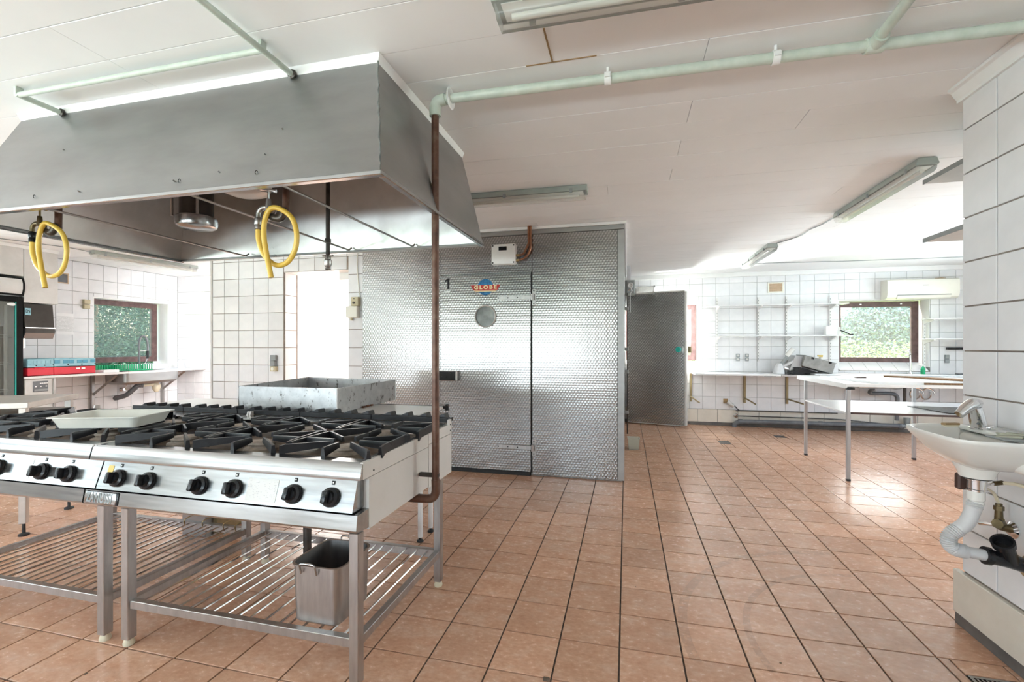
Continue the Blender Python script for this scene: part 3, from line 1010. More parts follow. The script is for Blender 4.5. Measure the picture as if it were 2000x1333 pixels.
hd = MB().box(-1.985, YD - 0.055, 0.952, -1.70, YD, 1.058, 0.006).build('door_handle', 'steel_leg', door)
MB().box(-1.98, YD - 0.058, 0.958, -1.718, YD - 0.05, 1.052, 0.004).build('handle_grip', 'black_plastic', door)
nx, nz = -1.832, 1.917
MB().prism([(nx + 0.002, nz), (nx + 0.024, nz), (nx + 0.024, nz + 0.112), (nx + 0.006, nz + 0.112), (nx - 0.012, nz + 0.098), (nx - 0.026, nz + 0.092), (nx - 0.026, nz + 0.076), (nx + 0.002, nz + 0.082)], 'y', YD - 0.003, YD).build('door_number', 'black_plastic', door, smooth=0)
MB().box(-1.865, YD - 0.003, 1.883, -1.80, YD, 1.895).build('number_label', 'paper', door)
lz, lx = 1.925, -1.411
MB().lathe([(0, 0.003), (0.083, 0.003), (0.084, 0)], (lx, YD, lz), (0, -1, 0), 40).build('emblem_disc', 'logo_blue', door)
b = MB()
for rx in (0.028, 0.058):
    b.tube([(lx + rx * math.sin(2 * PI * k / 28), YD - 0.0035, lz + 0.083 * math.cos(2 * PI * k / 28)) for k in range(28)], 0.0011, 4, closed=True)
for dz in (0.045, 0.062, -0.055):
    hw = math.sqrt(0.083 ** 2 - dz ** 2)
    b.tube([(lx - hw, YD - 0.0035, lz + dz), (lx + hw, YD - 0.0035, lz + dz)], 0.0011, 4)
b.build('emblem_lines', 'black_plastic', door)
MB().prism([(lx - 0.16, lz + 0.022), (lx + 0.16, lz + 0.022), (lx + 0.128, lz - 0.03), (lx - 0.128, lz - 0.03)], 'y', YD - 0.006, YD).build('emblem_banner', 'logo_red', door)
MB().prism([(lx - 0.126, lz - 0.031), (lx + 0.126, lz - 0.031), (lx + 0.108, lz - 0.047), (lx - 0.108, lz - 0.047)], 'y', YD - 0.0055, YD).build('emblem_stripe', 'logo_cream', door)
MB().prism([(lx - 0.118, lz - 0.036), (lx + 0.118, lz - 0.036), (lx + 0.114, lz - 0.040), (lx - 0.114, lz - 0.040)], 'y', YD - 0.0065, YD).build('emblem_stripe', 'logo_red', door)
text('emblem_lettering', 'GLOBE', 0.052, (lx, YD - 0.0065, lz - 0.003), RX, 'logo_cream', door, 0.0008, 1.4, sx=1.2, bold=0.0022)
# open door of its side entrance, standing near the back wall
ang = math.atan2(7.93 - 8.17, 0.955 - 0.03)
mxd = Matrix.Translation((0.035, 8.16, 0)) @ Matrix.Rotation(ang, 4, 'Z')
L_ = 0.95
b = MB()
b.box(0.0, -0.05, 0.03, L_ - 0.03, 0.05, 2.2, 0.004, mx=mxd)
sd = b.build('side_door', 'turned_steel', cr, smooth=0)
sd['label'] = 'open steel side door with a teal knob'
b = MB()
b.box(L_ - 0.03, -0.056, 0.028, L_, 0.056, 2.205, 0.003, mx=mxd).box(0.0, -0.054, 2.2, L_ - 0.03, 0.054, 2.222, 0.003, mx=mxd)
b.box(0.0, -0.054, 0.022, L_ - 0.03, 0.054, 0.03, mx=mxd)
b.build('door_edging', 'panel_pale', sd)
kp = mxd @ Vector((0.83, -0.05, 1.262))
kd = (mxd.to_3x3() @ Vector((0, -1, 0)))
b = MB()
b.lathe([(0.016, 0), (0.016, 0.025), (0.038, 0.03), (0.045, 0.042), (0.045, 0.06), (0.036, 0.072), (0, 0.076)], kp, kd, 24)
b.build('knob', 'teal_plastic', sd)
MB().obox(mxd @ Vector((0.893, -0.056, 1.262)), (0.016, 0.02, 0.07), Matrix.Rotation(ang, 4, 'Z'), 0.003).build('knob_backplate', 'panel_pale', sd)
MB().obox(mxd @ Vector((0.995, -0.02, 1.262)), (0.05, 0.05, 0.1), Matrix.Rotation(ang, 4, 'Z'), 0.004).build('latch', 'olive_metal', sd)

# control box and copper lines on the cold room front
t_ = thing('thermostat_box', 'white control box with a black display on the cold room front, above its door', 'control box', (-1.335, CY0, 2.145))
MB().box(-1.335, CY0 - 0.075, 2.145, -1.083, CY0 - 0.001, 2.352, 0.012, 2).build('casing', 'white_plastic', t_)
MB().box(-1.258, CY0 - 0.078, 2.285, -1.172, CY0 - 0.07, 2.325, 0.003).build('display', 'black_plastic', t_)
for xx in (-1.318, -1.10):
    for zz in (2.162, 2.335):
        MB().lathe([(0, 0.003), (0.007, 0.002), (0.008, 0)], (xx, CY0 - 0.075, zz), (0, -1, 0), 10).build('screw', 'black_plastic', t_)
for zz in (2.185, 2.235):
    MB().cyl((-1.083, CY0 - 0.04, zz), (-1.05, CY0 - 0.04, zz), 0.014, 12).build('cable_gland', 'brass', t_)
for k, (zz, xx) in enumerate(((2.185, -0.935), (2.235, -0.955))):
    pts = catmull([(-1.052, CY0 - 0.04, zz), (-1.01, CY0 - 0.038, zz + 0.012), (xx - 0.03, CY0 - 0.038, zz + 0.05), (xx, CY0 - 0.036, zz + 0.12), (xx, CY0 - 0.034, 2.4), (xx, CY0 - 0.034, CB)], 6)
    tag(MB().tube(pts, 0.011, 10).build('copper_pipe', 'copper'), ['outer copper pipe bending down from the ceiling to the white control box', 'inner copper pipe beside the outer one, curving into the white control box'][k], 'pipe', 'copper lines above the cold room door')

# fittings hung at the side of the cold room
t_ = thing('switch_box', 'grey wall switch box with round socket high on the cold room side', 'switch box', (0.0, 7.15, 2.08))
MB().box(-0.016, 7.02, 2.085, 0.125, 7.25, 2.295, 0.01, 2).build('casing', 'grey_plastic', t_)
MB().box(0.005, 7.005, 2.1, 0.118, 7.03, 2.285, 0.006).build('faceplate', 'socket_grey', t_)
MB().lathe([(0.042, 0), (0.042, 0.012), (0.03, 0.016), (0.02, 0.006), (0, 0.006)], (0.06, 7.005, 2.21), (0, -1, 0), 24).build('socket', 'panel_pale', t_)
MB().box(0.01, 7.06, 2.295, 0.065, 7.12, 2.51, 0.004).build('conduit', 'flex_grey', t_)
tag(MB().tube(catmull([(0.03, 6.94, 2.13), (0.065, 6.93, 2.155), (0.08, 6.93, 2.12), (0.058, 6.93, 2.07), (0.052, 6.8, 1.8)], 6), 0.006, 8).build('hanging_hook', 'chrome'), 'wire hook hanging below the grey switch box at the cold room side', 'hook')
t_ = thing('standpipe', 'slim dark upright pipe fixed along the right side of the cold room', 'pipe', (0.014, 5.5, 0.3))
MB().cyl((0.014, 5.5, 0.3), (0.014, 5.5, 1.93), 0.0085, 10).build('pipe', 'pipe_dark', t_)
for zz in (0.55, 1.02, 1.28, 1.75):
    MB().box(-0.018, 5.487, zz - 0.02, 0.026, 5.513, zz + 0.02, 0.003).build('bracket', 'socket_grey', t_)
t_ = thing('light_fitting', 'small clear oblong lamp cover on the wall above the open steel door', 'lamp', (0.15, 7.72, 2.14))
MB().box(0.16, 7.66, 2.15, 0.43, 7.74, 2.275, 0.01, 2).build('cover', 'diffuser', t_)
for zz in (2.155, 2.272):
    MB().box(0.42, 7.64, zz - 0.008, 0.445, 7.75, zz + 0.008, 0.002).build('end_clip', 'socket_grey', t_)
MB().box(-0.018, 7.67, 2.18, 0.16, 7.73, 2.25, 0.004).build('holder', 'panel_pale', t_)
t_ = thing('plastic_tub', 'small translucent plastic tub on the floor beside the cold room corner', 'tub', (0.09, 6.1, 0), local=True)
b = MB()
pr_ = [(0.0, 0.002), (0.085, 0.002), (0.1, 0.14), (0.108, 0.142), (0.108, 0.146), (0.097, 0.146), (0.083, 0.006), (0.0, 0.006)]
b.lathe(pr_, (0, 0, 0), (0, 0, 1), 4)
b.build('tub_shell', 'tub_plastic', t_, smooth=0).rotation_euler = (0, 0, PI / 4 + 0.05)

# ------------------------------------------------------------------ extractor hood
HX0, HX1, HY0, HY1, HZ = -3.215, -0.862, 1.502, 2.735, 1.945
TX0, TX1, TY0, HT = -3.06, -1.008, 1.735, CB
hood = thing('extractor_hood', 'large stainless steel extractor hood hanging from the ceiling over the ranges', 'extractor hood', (HX0, HY0, HZ))
th = 0.004
b = MB()
cq = [Vector(p) for p in ((HX0, HY0, HZ), (HX1, HY0, HZ), (TX1, TY0, HT), (TX0, TY0, HT))]
cm = (cq[0] + cq[1] + cq[2] + cq[3]) / 4 + Vector((-0.05, -0.011, 0.004))          # cross-broken sheet: a shallow four-sided pyramid
vv = [b.bm.verts.new(p) for p in cq]
vc = b.bm.verts.new(cm)
for i in range(4):
    b.bm.faces.new((vv[i], vv[(i + 1) % 4], vc))
vb = [b.bm.verts.new(p + Vector((0, 0.004, 0))) for p in cq]
b.bm.faces.new(vb[::-1])
for i in range(4):
    b.bm.faces.new((vv[(i + 1) % 4], vv[i], vb[i], vb[(i + 1) % 4]))
b.build('front_panel', 'steel_matt', hood, smooth=0)
MB().plate([(HX1, HY0, HZ), (HX1, HY1, HZ), (TX1, HY1, HT), (TX1, TY0, HT)], -th).build('right_panel', 'steel_matt', hood, smooth=0)
MB().plate([(HX0, HY1, HZ), (HX0, HY0, HZ), (TX0, TY0, HT), (TX0, HY1, HT)], -th).build('left_panel', 'steel_matt', hood, smooth=0)
MB().plate([(HX1, HY1, HZ), (HX0, HY1, HZ), (TX0, HY1, HT), (TX1, HY1, HT)], -th).build('back_panel', 'steel_matt', hood, smooth=0)
# inner lining
e = 0.012
MB().plate([(HX0 + e, HY1 - e, HZ + 0.01), (HX1 - e, HY1 - e, HZ + 0.01), (TX1 - e, HY1 - 0.1, HT), (TX0 + e, HY1 - 0.1, HT)], 0.003).build('back_lining', 'steel_inside', hood, smooth=0)
MB().plate([(HX1 - e, HY0 + e, HZ + 0.01), (HX1 - e, HY1 - e, HZ + 0.01), (TX1 - e, HY1 - e, HT), (TX1 - e, TY0 + e, HT)], 0.003).build('side_lining', 'steel_inside', hood, smooth=0)
MB().plate([(HX0 + e, HY0 + e, HZ + 0.01), (HX0 + e, HY1 - e, HZ + 0.01), (TX0 + e, HY1 - e, HT), (TX0 + e, TY0 + e, HT)], 0.003).build('side_lining', 'steel_inside', hood, smooth=0)
MB().plate([(HX0 + e, HY0 + e, HZ + 0.01), (HX1 - e, HY0 + e, HZ + 0.01), (TX1 - e, TY0 + e, HT), (TX0 + e, TY0 + e, HT)], 0.003).build('front_lining', 'steel_inside', hood, smooth=0)
# bright drip rail round the lower edge
b = MB()
b.box(HX0 - 0.006, HY0 - 0.006, HZ - 0.012, HX1 + 0.006, HY0 + 0.022, HZ + 0.006, 0.003)
b.build('front_rail', 'steel', hood)
MB().box(HX1 - 0.022, HY0 + 0.022, HZ - 0.012, HX1 + 0.006, HY1 + 0.006, HZ + 0.006, 0.003).build('right_rail', 'steel', hood)
MB().box(HX0 - 0.006, HY0 + 0.022, HZ - 0.012, HX0 + 0.022, HY1 + 0.006, HZ + 0.006, 0.003).build('left_rail', 'steel', hood)
MB().box(HX0 + 0.022, HY1 - 0.016, HZ - 0.008, HX1 - 0.022, HY1 + 0.004, HZ + 0.002, 0.002).build('back_rail', 'steel_inside', hood)
b = MB()
b.tube([Vector((HX1 + 0.001, HY0 - 0.002, HZ + 0.01)).lerp(Vector((TX1 + 0.001, TY0 - 0.002, HT)), k / 24) + Vector((random.uniform(-0.0025, 0.0025), 0, 0)) for k in range(25)], [random.uniform(0.0022, 0.0042) for k in range(25)], 6)
b.build('corner_seam', 'porthole_dark', hood)
# stiffening bars across the opening
for xx in (-1.31, -1.765, -2.58):
    MB().tube([(xx, HY0 + 0.022, HZ + 0.0), (xx, HY1 - 0.06, HZ + 0.0), (xx, HY1 - 0.03, HZ + 0.02)], 0.0058, 8).build('cross_bar', 'steel_leg', hood)
for xx, zz in ((-1.36, 2.20), (-1.4, 2.08), (-2.35, 2.0), (-1.82, 2.0), (-2.86, 2.0), (-1.6, 2.02), (-2.6, 2.25)):
    yy = HY0 + (zz - HZ) / (HT - HZ) * (TY0 - HY0)
    MB().lathe([(0, 0.006), (0.003, 0.005), (0.0045, -0.012)], (xx, yy - 0.008, zz), (0, -1, 0.4), 10).build('screw', 'steel_leg', hood)
# hood lamp and extraction duct inside
MB().lathe([(0.0, -0.05), (0.075, -0.045), (0.12, -0.028), (0.135, 0.0), (0.135, 0.05), (0.0, 0.05)], (-2.05, 2.12, 2.195), (0, 0, 1), 32).build('lamp_dome', 'enamel_ivory', hood)
MB().cyl((-2.05, 2.12, 2.23), (-2.05, 2.12, HT), 0.03, 12).build('lamp_stem', 'steel_leg', hood)
MB().lathe([(0.09, 0.04), (0.09, 0.4), (0.0, 0.4)], (-2.56, 2.28, 2.06), (0, 0, 1), 32).build('duct', 'dish_dark', hood)
MB().lathe([(0.0, 0.0), (0.085, 0.0), (0.106, 0.012), (0.112, 0.03), (0.112, 0.06), (0.104, 0.07), (0.096, 0.07), (0.094, 0.04)], (-2.56, 2.28, 2.035), (0, 0, 1), 36).build('grease_cup', 'steel', hood)
for xx in (-2.655, -2.465):
    MB().cyl((xx, 2.2, 2.1), (xx, 2.2, HT), 0.008, 8).build('cup_hanger', 'steel_leg', hood)
# white fillet between hood and ceiling boards
w_ = 0.03
MB().plate([(TX0 - 0.02, TY0 - 0.028, CB - 0.001), (TX1 + 0.022, TY0 - 0.028, CB - 0.001), (TX1 + 0.008, TY0 - 0.012, CB - 0.042), (TX0 - 0.008, TY0 - 0.012, CB - 0.042)], 0.006).build('ceiling_fillet', 'white_trim', hood, smooth=0)
MB().plate([(TX1 + 0.022, TY0 - 0.028, CB - 0.001), (TX1 + 0.022, HY1, CB - 0.001), (TX1 + 0.008, HY1, CB - 0.03), (TX1 + 0.008, TY0 - 0.012, CB - 0.042)], 0.006).build('ceiling_fillet', 'white_trim', hood, smooth=0)
# wire hooks left in the front edge
for xx in (-2.62, -1.79, -1.41):
    yy = HY0 + 0.05 / (HT - HZ) * (TY0 - HY0) - 0.004
    MB().tube([(xx + 0.006 * math.cos(a), yy - 0.003, HZ + 0.052 + 0.007 * math.sin(a)) for a in [k * 0.55 for k in range(9)]], 0.0015, 5).build('wire_hook', 'black_plastic', hood)

# water taps with yellow hoses hanging inside the hood
def water_tap(name, cx, cy, cz, brass, label_t, label_h, wide, loop=1.0):
    t_ = thing(name, label_t, 'tap', (cx, cy, cz), group='taps hanging inside the hood')
    mm = 'brass_dark' if brass else 'steel_leg'
    MB().cyl((cx, cy + 0.02, cz), (cx, cy + 0.02, 2.5), 0.0155, 12).build('drop_pipe', 'pipe_brown', t_)
    b = MB()
    b.tube(catmull([(cx, cy, cz + 0.02), (cx, cy, cz - 0.012), (cx - 0.02, cy, cz - 0.025), (cx - 0.06, cy, cz - 0.015)], 4), 0.0165, 12)
    b.build('elbow', 'pipe_dark', t_)
    bx = cx - wide
    b = MB()
    b.tube([(cx - 0.055, cy, cz - 0.016), (cx - 0.075, cy, cz - 0.012)], 0.018, 6)
    b.tube(catmull([(cx - 0.07, cy, cz - 0.012), (bx + 0.03, cy, cz + 0.018), (bx - 0.02, cy, cz + 0.03), (bx - 0.05, cy, cz + 0.015), (bx - 0.055, cy, cz - 0.02)], 5), 0.0105, 12)
    b.tube([(bx, cy, cz + 0.015), (bx, cy, cz + 0.065)], [0.014, 0.010], 12)
    b.build('tap_body', mm, t_)
    b = MB()
    b.cyl((bx, cy, cz + 0.06), (bx, cy, cz + 0.105), 0.005, 8)
    b.tube([(bx - 0.034, cy - 0.008, cz + 0.108), (bx - 0.012, cy - 0.002, cz + 0.104), (bx + 0.012, cy + 0.002, cz + 0.104), (bx + 0.034, cy + 0.008, cz + 0.1)], [0.008, 0.005, 0.005, 0.008], 8)
    b.build('tap_handle', 'brass' if brass else 'chrome', t_)
    b = MB()
    b.lathe([(0.012, 0), (0.0155, -0.006), (0.0155, -0.03), (0.0135, -0.034), (0.015, -0.038), (0.015, -0.052), (0.011, -0.056)], (bx - 0.055, cy, cz - 0.012), (0, 0, 1), 18)
    b.build('hose_clamp', 'black_plastic' if brass else 'steel_leg', t_)
    sx = bx - 0.055
    r_ = 0.0112
    q_ = abs(cx / cy) * 0.026
    ty = cy - 0.026
    pts = catmull([(sx, cy, cz - 0.055), (sx + 0.004, cy, cz - 0.12), (sx + 0.03, cy + 0.004, cz - 0.185), (sx + 0.085, cy + 0.01, cz - 0.228), (sx + 0.145, cy + 0.008, cz - 0.22), (sx + 0.19, cy + 0.002, cz - 0.17),
                   (sx + 0.205, cy - 0.004, cz - 0.10), (sx + 0.185, cy - 0.01, cz - 0.03), (sx + 0.13, cy - 0.018, cz + 0.012), (sx + 0.07 + q_ * 0.8, ty, cz + 0.012), (sx + 0.038 + q_, ty, cz - 0.035), (sx + 0.032 + q_, ty, cz - 0.1),
                   (sx + 0.045 + q_, ty, cz - 0.18), (sx + 0.07 + q_, ty, cz - 0.29)], 8)
    pts = [Vector((sx + (p.x - sx) * loop, p.y, cz + (p.z - cz) * (1 + (loop - 1) * 0.35))) for p in pts]
    h = tag(MB().tube(pts, r_, 14).build('rubber_hose', 'hose_yellow'), label_h, 'hose', 'yellow hoses looped on the taps')
    return t_


water_tap('water_tap', -1.475, 1.735, 1.905, False, 'grey steel tap on a drop pipe inside the hood, right of the extraction duct', 'yellow rubber hose looped on the grey tap under the middle of the hood', 0.075)
water_tap('water_tap', -2.86, 1.735, 1.925, True, 'old brass tap hanging under the left end of the hood', 'yellow rubber hose looped on the brass tap at the left edge', 0.1, 1.22)
# pipe with a stop cock
t_ = thing('gas_pipe', 'dark drop pipe ending in a small stop cock, hanging under the back of the hood', 'pipe', (-1.725, 2.4, 1.77))
MB().cyl((-1.725, 2.4, 1.86), (-1.725, 2.4, CB), 0.0125, 10).build('pipe', 'pipe_dark', t_)
MB().cyl((-1.725, 2.4, 1.93), (-1.725, 2.4, 1.955), 0.018, 6).build('collar', 'pipe_dark', t_)
b = MB().lathe([(0.012, 0.09), (0.017, 0.08), (0.017, 0.062), (0.022, 0.055), (0.022, 0.03), (0.016, 0.018), (0.01, 0.01), (0.017, 0.004), (0.014, 0)], (-1.725, 2.4, 1.77), (0, 0, 1), 16)
b.tube([(-1.76, 2.4, 1.853), (-1.69, 2.4, 1.853)], 0.006, 8)
b.build('stop_cock', 'steel_leg', t_)

# ------------------------------------------------------------------ pipes under the ceiling
PY_, PZ_ = 2.03, 2.478
t_ = thing('ceiling_pipe', 'long pale green pipe running under the ceiling from the hood to the right', 'pipe', (-0.885, PY_, PZ_))
MB().tube([(-0.835, PY_, PZ_), (4.9, PY_ + 0.12, PZ_)], 0.0215, 16).build('pipe', 'pipe_paint', t_)
b = MB().tube(catmull([(-0.878, PY_, PZ_ - 0.075), (-0.878, PY_, PZ_ - 0.035), (-0.865, PY_, PZ_ - 0.008), (-0.825, PY_, PZ_)], 6), 0.0265, 16)
b.build('elbow', 'pipe_paint', t_)
b = MB().lathe([(0.045, -0.004), (0.05, 0), (0.045, 0.004), (0.02, 0.004)], (-0.8, PY_, PZ_), (1, 0, 0), 24)
b.build('rose', 'white_trim', t_)
for xx in (-0.078, 0.585, 2.2, 3.6):
    b = MB()
    yy = PY_ + (xx + 0.835) / 5.735 * 0.12
    b.lathe([(0.023, -0.014), (0.028, -0.014), (0.028, 0.014), (0.023, 0.014)], (xx, yy, PZ_), (1, 0, 0), 18)
    b.cyl((xx, yy, PZ_ + 0.025), (xx, yy, CB), 0.006, 8)
    b.box(xx - 0.012, yy - 0.034, PZ_ - 0.008, xx + 0.012, yy - 0.026, PZ_ + 0.008)
    b.build('pipe_clip', 'white_trim', t_)
b = MB()
xx = 0.93
yy = PY_ + (xx + 0.835) / 5.735 * 0.12
b.cyl((xx - 0.03, yy, PZ_), (xx + 0.03, yy, PZ_), 0.029, 16)
b.cyl((xx, yy, PZ_), (xx, yy - 0.06, PZ_ + 0.004), 0.027, 14)
b.build('tee', 'pipe_paint', t_)
MB().tube([(xx, yy - 0.05, PZ_ + 0.004), (xx - 0.02, yy - 0.9, PZ_ + 0.02), (xx - 0.06, -2.8, PZ_ + 0.02)], 0.0195, 14).build('branch_pipe', 'pipe_paint', t_)

t_ = thing('upright_pipe', 'brown painted upright pipe from the ceiling down to the right side of the range', 'pipe', (-0.878, PY_, 0.6))
b = MB()
b.tube([(-0.878, PY_, PZ_ - 0.06), (-0.88, PY_ + 0.01, 0.66)], 0.0175, 16)
b.build('pipe', 'pipe_brown', t_)
b = MB().tube(catmull([(-0.88, PY_ + 0.01, 0.68), (-0.88, PY_ + 0.01, 0.62), (-0.895, PY_ + 0.01, 0.592), (-0.93, PY_ + 0.01, 0.585), (-1.03, PY_ + 0.01, 0.583)], 5), 0.0205, 14)
b.build('elbow', 'pipe_brown', t_)
MB().box(-0.962, PY_ + 0.0, 0.69, -0.862, PY_ + 0.02, 0.71, 0.003).build('wall_clip', 'pipe_dark', t_)

t_ = thing('green_pipe_run', 'pale green pipes along the ceiling feeding the hood, above its front panel', 'pipe', (-2.77, 1.54, 2.49))
MB().tube([(-1.405, -1.5, 2.492), (-1.405, 1.70, 2.492)], 0.0125, 12).build('feed_pipe', 'pipe_paint', t_)
MB().tube([(-1.405, 1.54, 2.492), (-2.765, 1.54, 2.492)], 0.0115, 12).build('cross_pipe', 'pipe_paint', t_)
MB().tube([(-2.765, 1.53, 2.492), (-2.765, 1.70, 2.492)], 0.0125, 12).build('branch_pipe', 'pipe_paint', t_)
for xx in (-1.405, -2.765):
    MB().lathe([(0.0, 0.0), (0.018, 0.0), (0.02, 0.012), (0.014, 0.016)], (xx, 1.715, 2.492), (0, -1, 0), 12).build('pipe_collar', 'pipe_dark', t_)
    MB().box(xx - 0.008, 1.525, 2.49, xx + 0.008, 1.555, CB, 0.002).build('pipe_clip', 'pipe_paint', t_)


# ------------------------------------------------------------------ fluorescent fittings
def batten(name, cx, cy, length, rz, label, tubes=True):
    t_ = thing(name, label, 'ceiling light', (cx, cy, CB), group='fluorescent ceiling fittings', rz=rz, local=True)
    h = length / 2
    b = MB()
    b.prism([(-0.05, -0.002), (0.05, -0.002), (0.062, -0.035), (0.062, -0.046), (-0.062, -0.046), (-0.062, -0.035)], 'x', -h, h)
    b.build('housing', 'grey_plastic', t_)
    b = MB()
    prof = [(-0.058, -0.046), (-0.055, -0.072), (-0.04, -0.092), (0.04, -0.092), (0.055, -0.072), (0.058, -0.046)]
    b.prism(prof, 'x', -h + 0.012, h - 0.012)
    b.build('diffuser', 'diffuser', t_)
    MB().box(-h + 0.03, -0.045, -0.049, h - 0.03, 0.045, -0.046).build('reflector', 'white_enamel', t_)
    MB().cyl((-h + 0.06, 0, -0.068), (h - 0.06, 0, -0.068), 0.013, 12).build('fluorescent_tube', 'porcelain', t_)
    n = 3 if length < 1.3 else 4
    for k in range(n):
        xx = -h + 0.12 + (length - 0.24) * k / (n - 1)
        for s_ in (-1, 1):
            MB().box(xx - 0.012, s_ * 0.058, -0.062, xx + 0.012, s_ * 0.068, -0.028, 0.003).build('clip', 'socket_grey', t_)
    return t_


batten('fluorescent_light', 0.18, 1.565, 1.25, 0.012, 'nearest fluorescent ceiling fitting, cut by the top edge of the picture')
batten('fluorescent_light', -0.92, 3.52, 1.27, 0.01, 'fluorescent ceiling fitting in front of the cold room, beside the hood')
batten('fluorescent_light', 1.88, 4.14, 1.27, math.radians(89.5), 'long fluorescent fitting on the right half of the ceiling, nearest the tiled wall corner')
batten('fluorescent_light', 1.67, 6.65, 1.3, math.radians(90), 'farther fluorescent fitting on the right, above the back wall shelves')
batten('fluorescent_light', -6.42, 4.98, 1.27, math.radians(80), 'fluorescent fitting on the left, above the window counter', )
pts = [(1.88, 4.80, CB - 0.03), (1.889, 4.9, CB - 0.008), (1.88, 5.17, CB - 0.006), (1.84, 5.37, CB - 0.006), (1.847, 5.6, CB - 0.006), (1.80, 5.78, CB - 0.006), (1.70, 5.96, CB - 0.01)]
tag(MB().tube(catmull(pts, 5), 0.005, 6).build('lamp_cable', 'socket_grey'), 'thin cable along the ceiling linking the two right-hand fluorescent fittings', 'cable')
tag(MB().tube(catmull([(1.69, 7.34, CB - 0.008), (2.84, 7.46, CB - 0.006), (3.8, 7.5, CB - 0.006), (5.1, 7.5, CB - 0.006)], 5), 0.005, 6).build('ceiling_cable', 'socket_grey'), 'thin cable crossing the ceiling towards the right in front of the back wall', 'cable')
tag(MB().tube(catmull([(-6.53, 4.35, CB - 0.03), (-6.6, 4.2, CB - 0.008), (-6.7, 3.9, CB - 0.006), (-6.9, 3.3, CB - 0.006), (-6.95, 2.6, CB - 0.006)], 5), 0.005, 6).build('left_cable', 'socket_grey'), 'thin cable on the ceiling running to the left fluorescent fitting', 'cable')

# ------------------------------------------------------------------ the two gas ranges
RTOP = 0.872


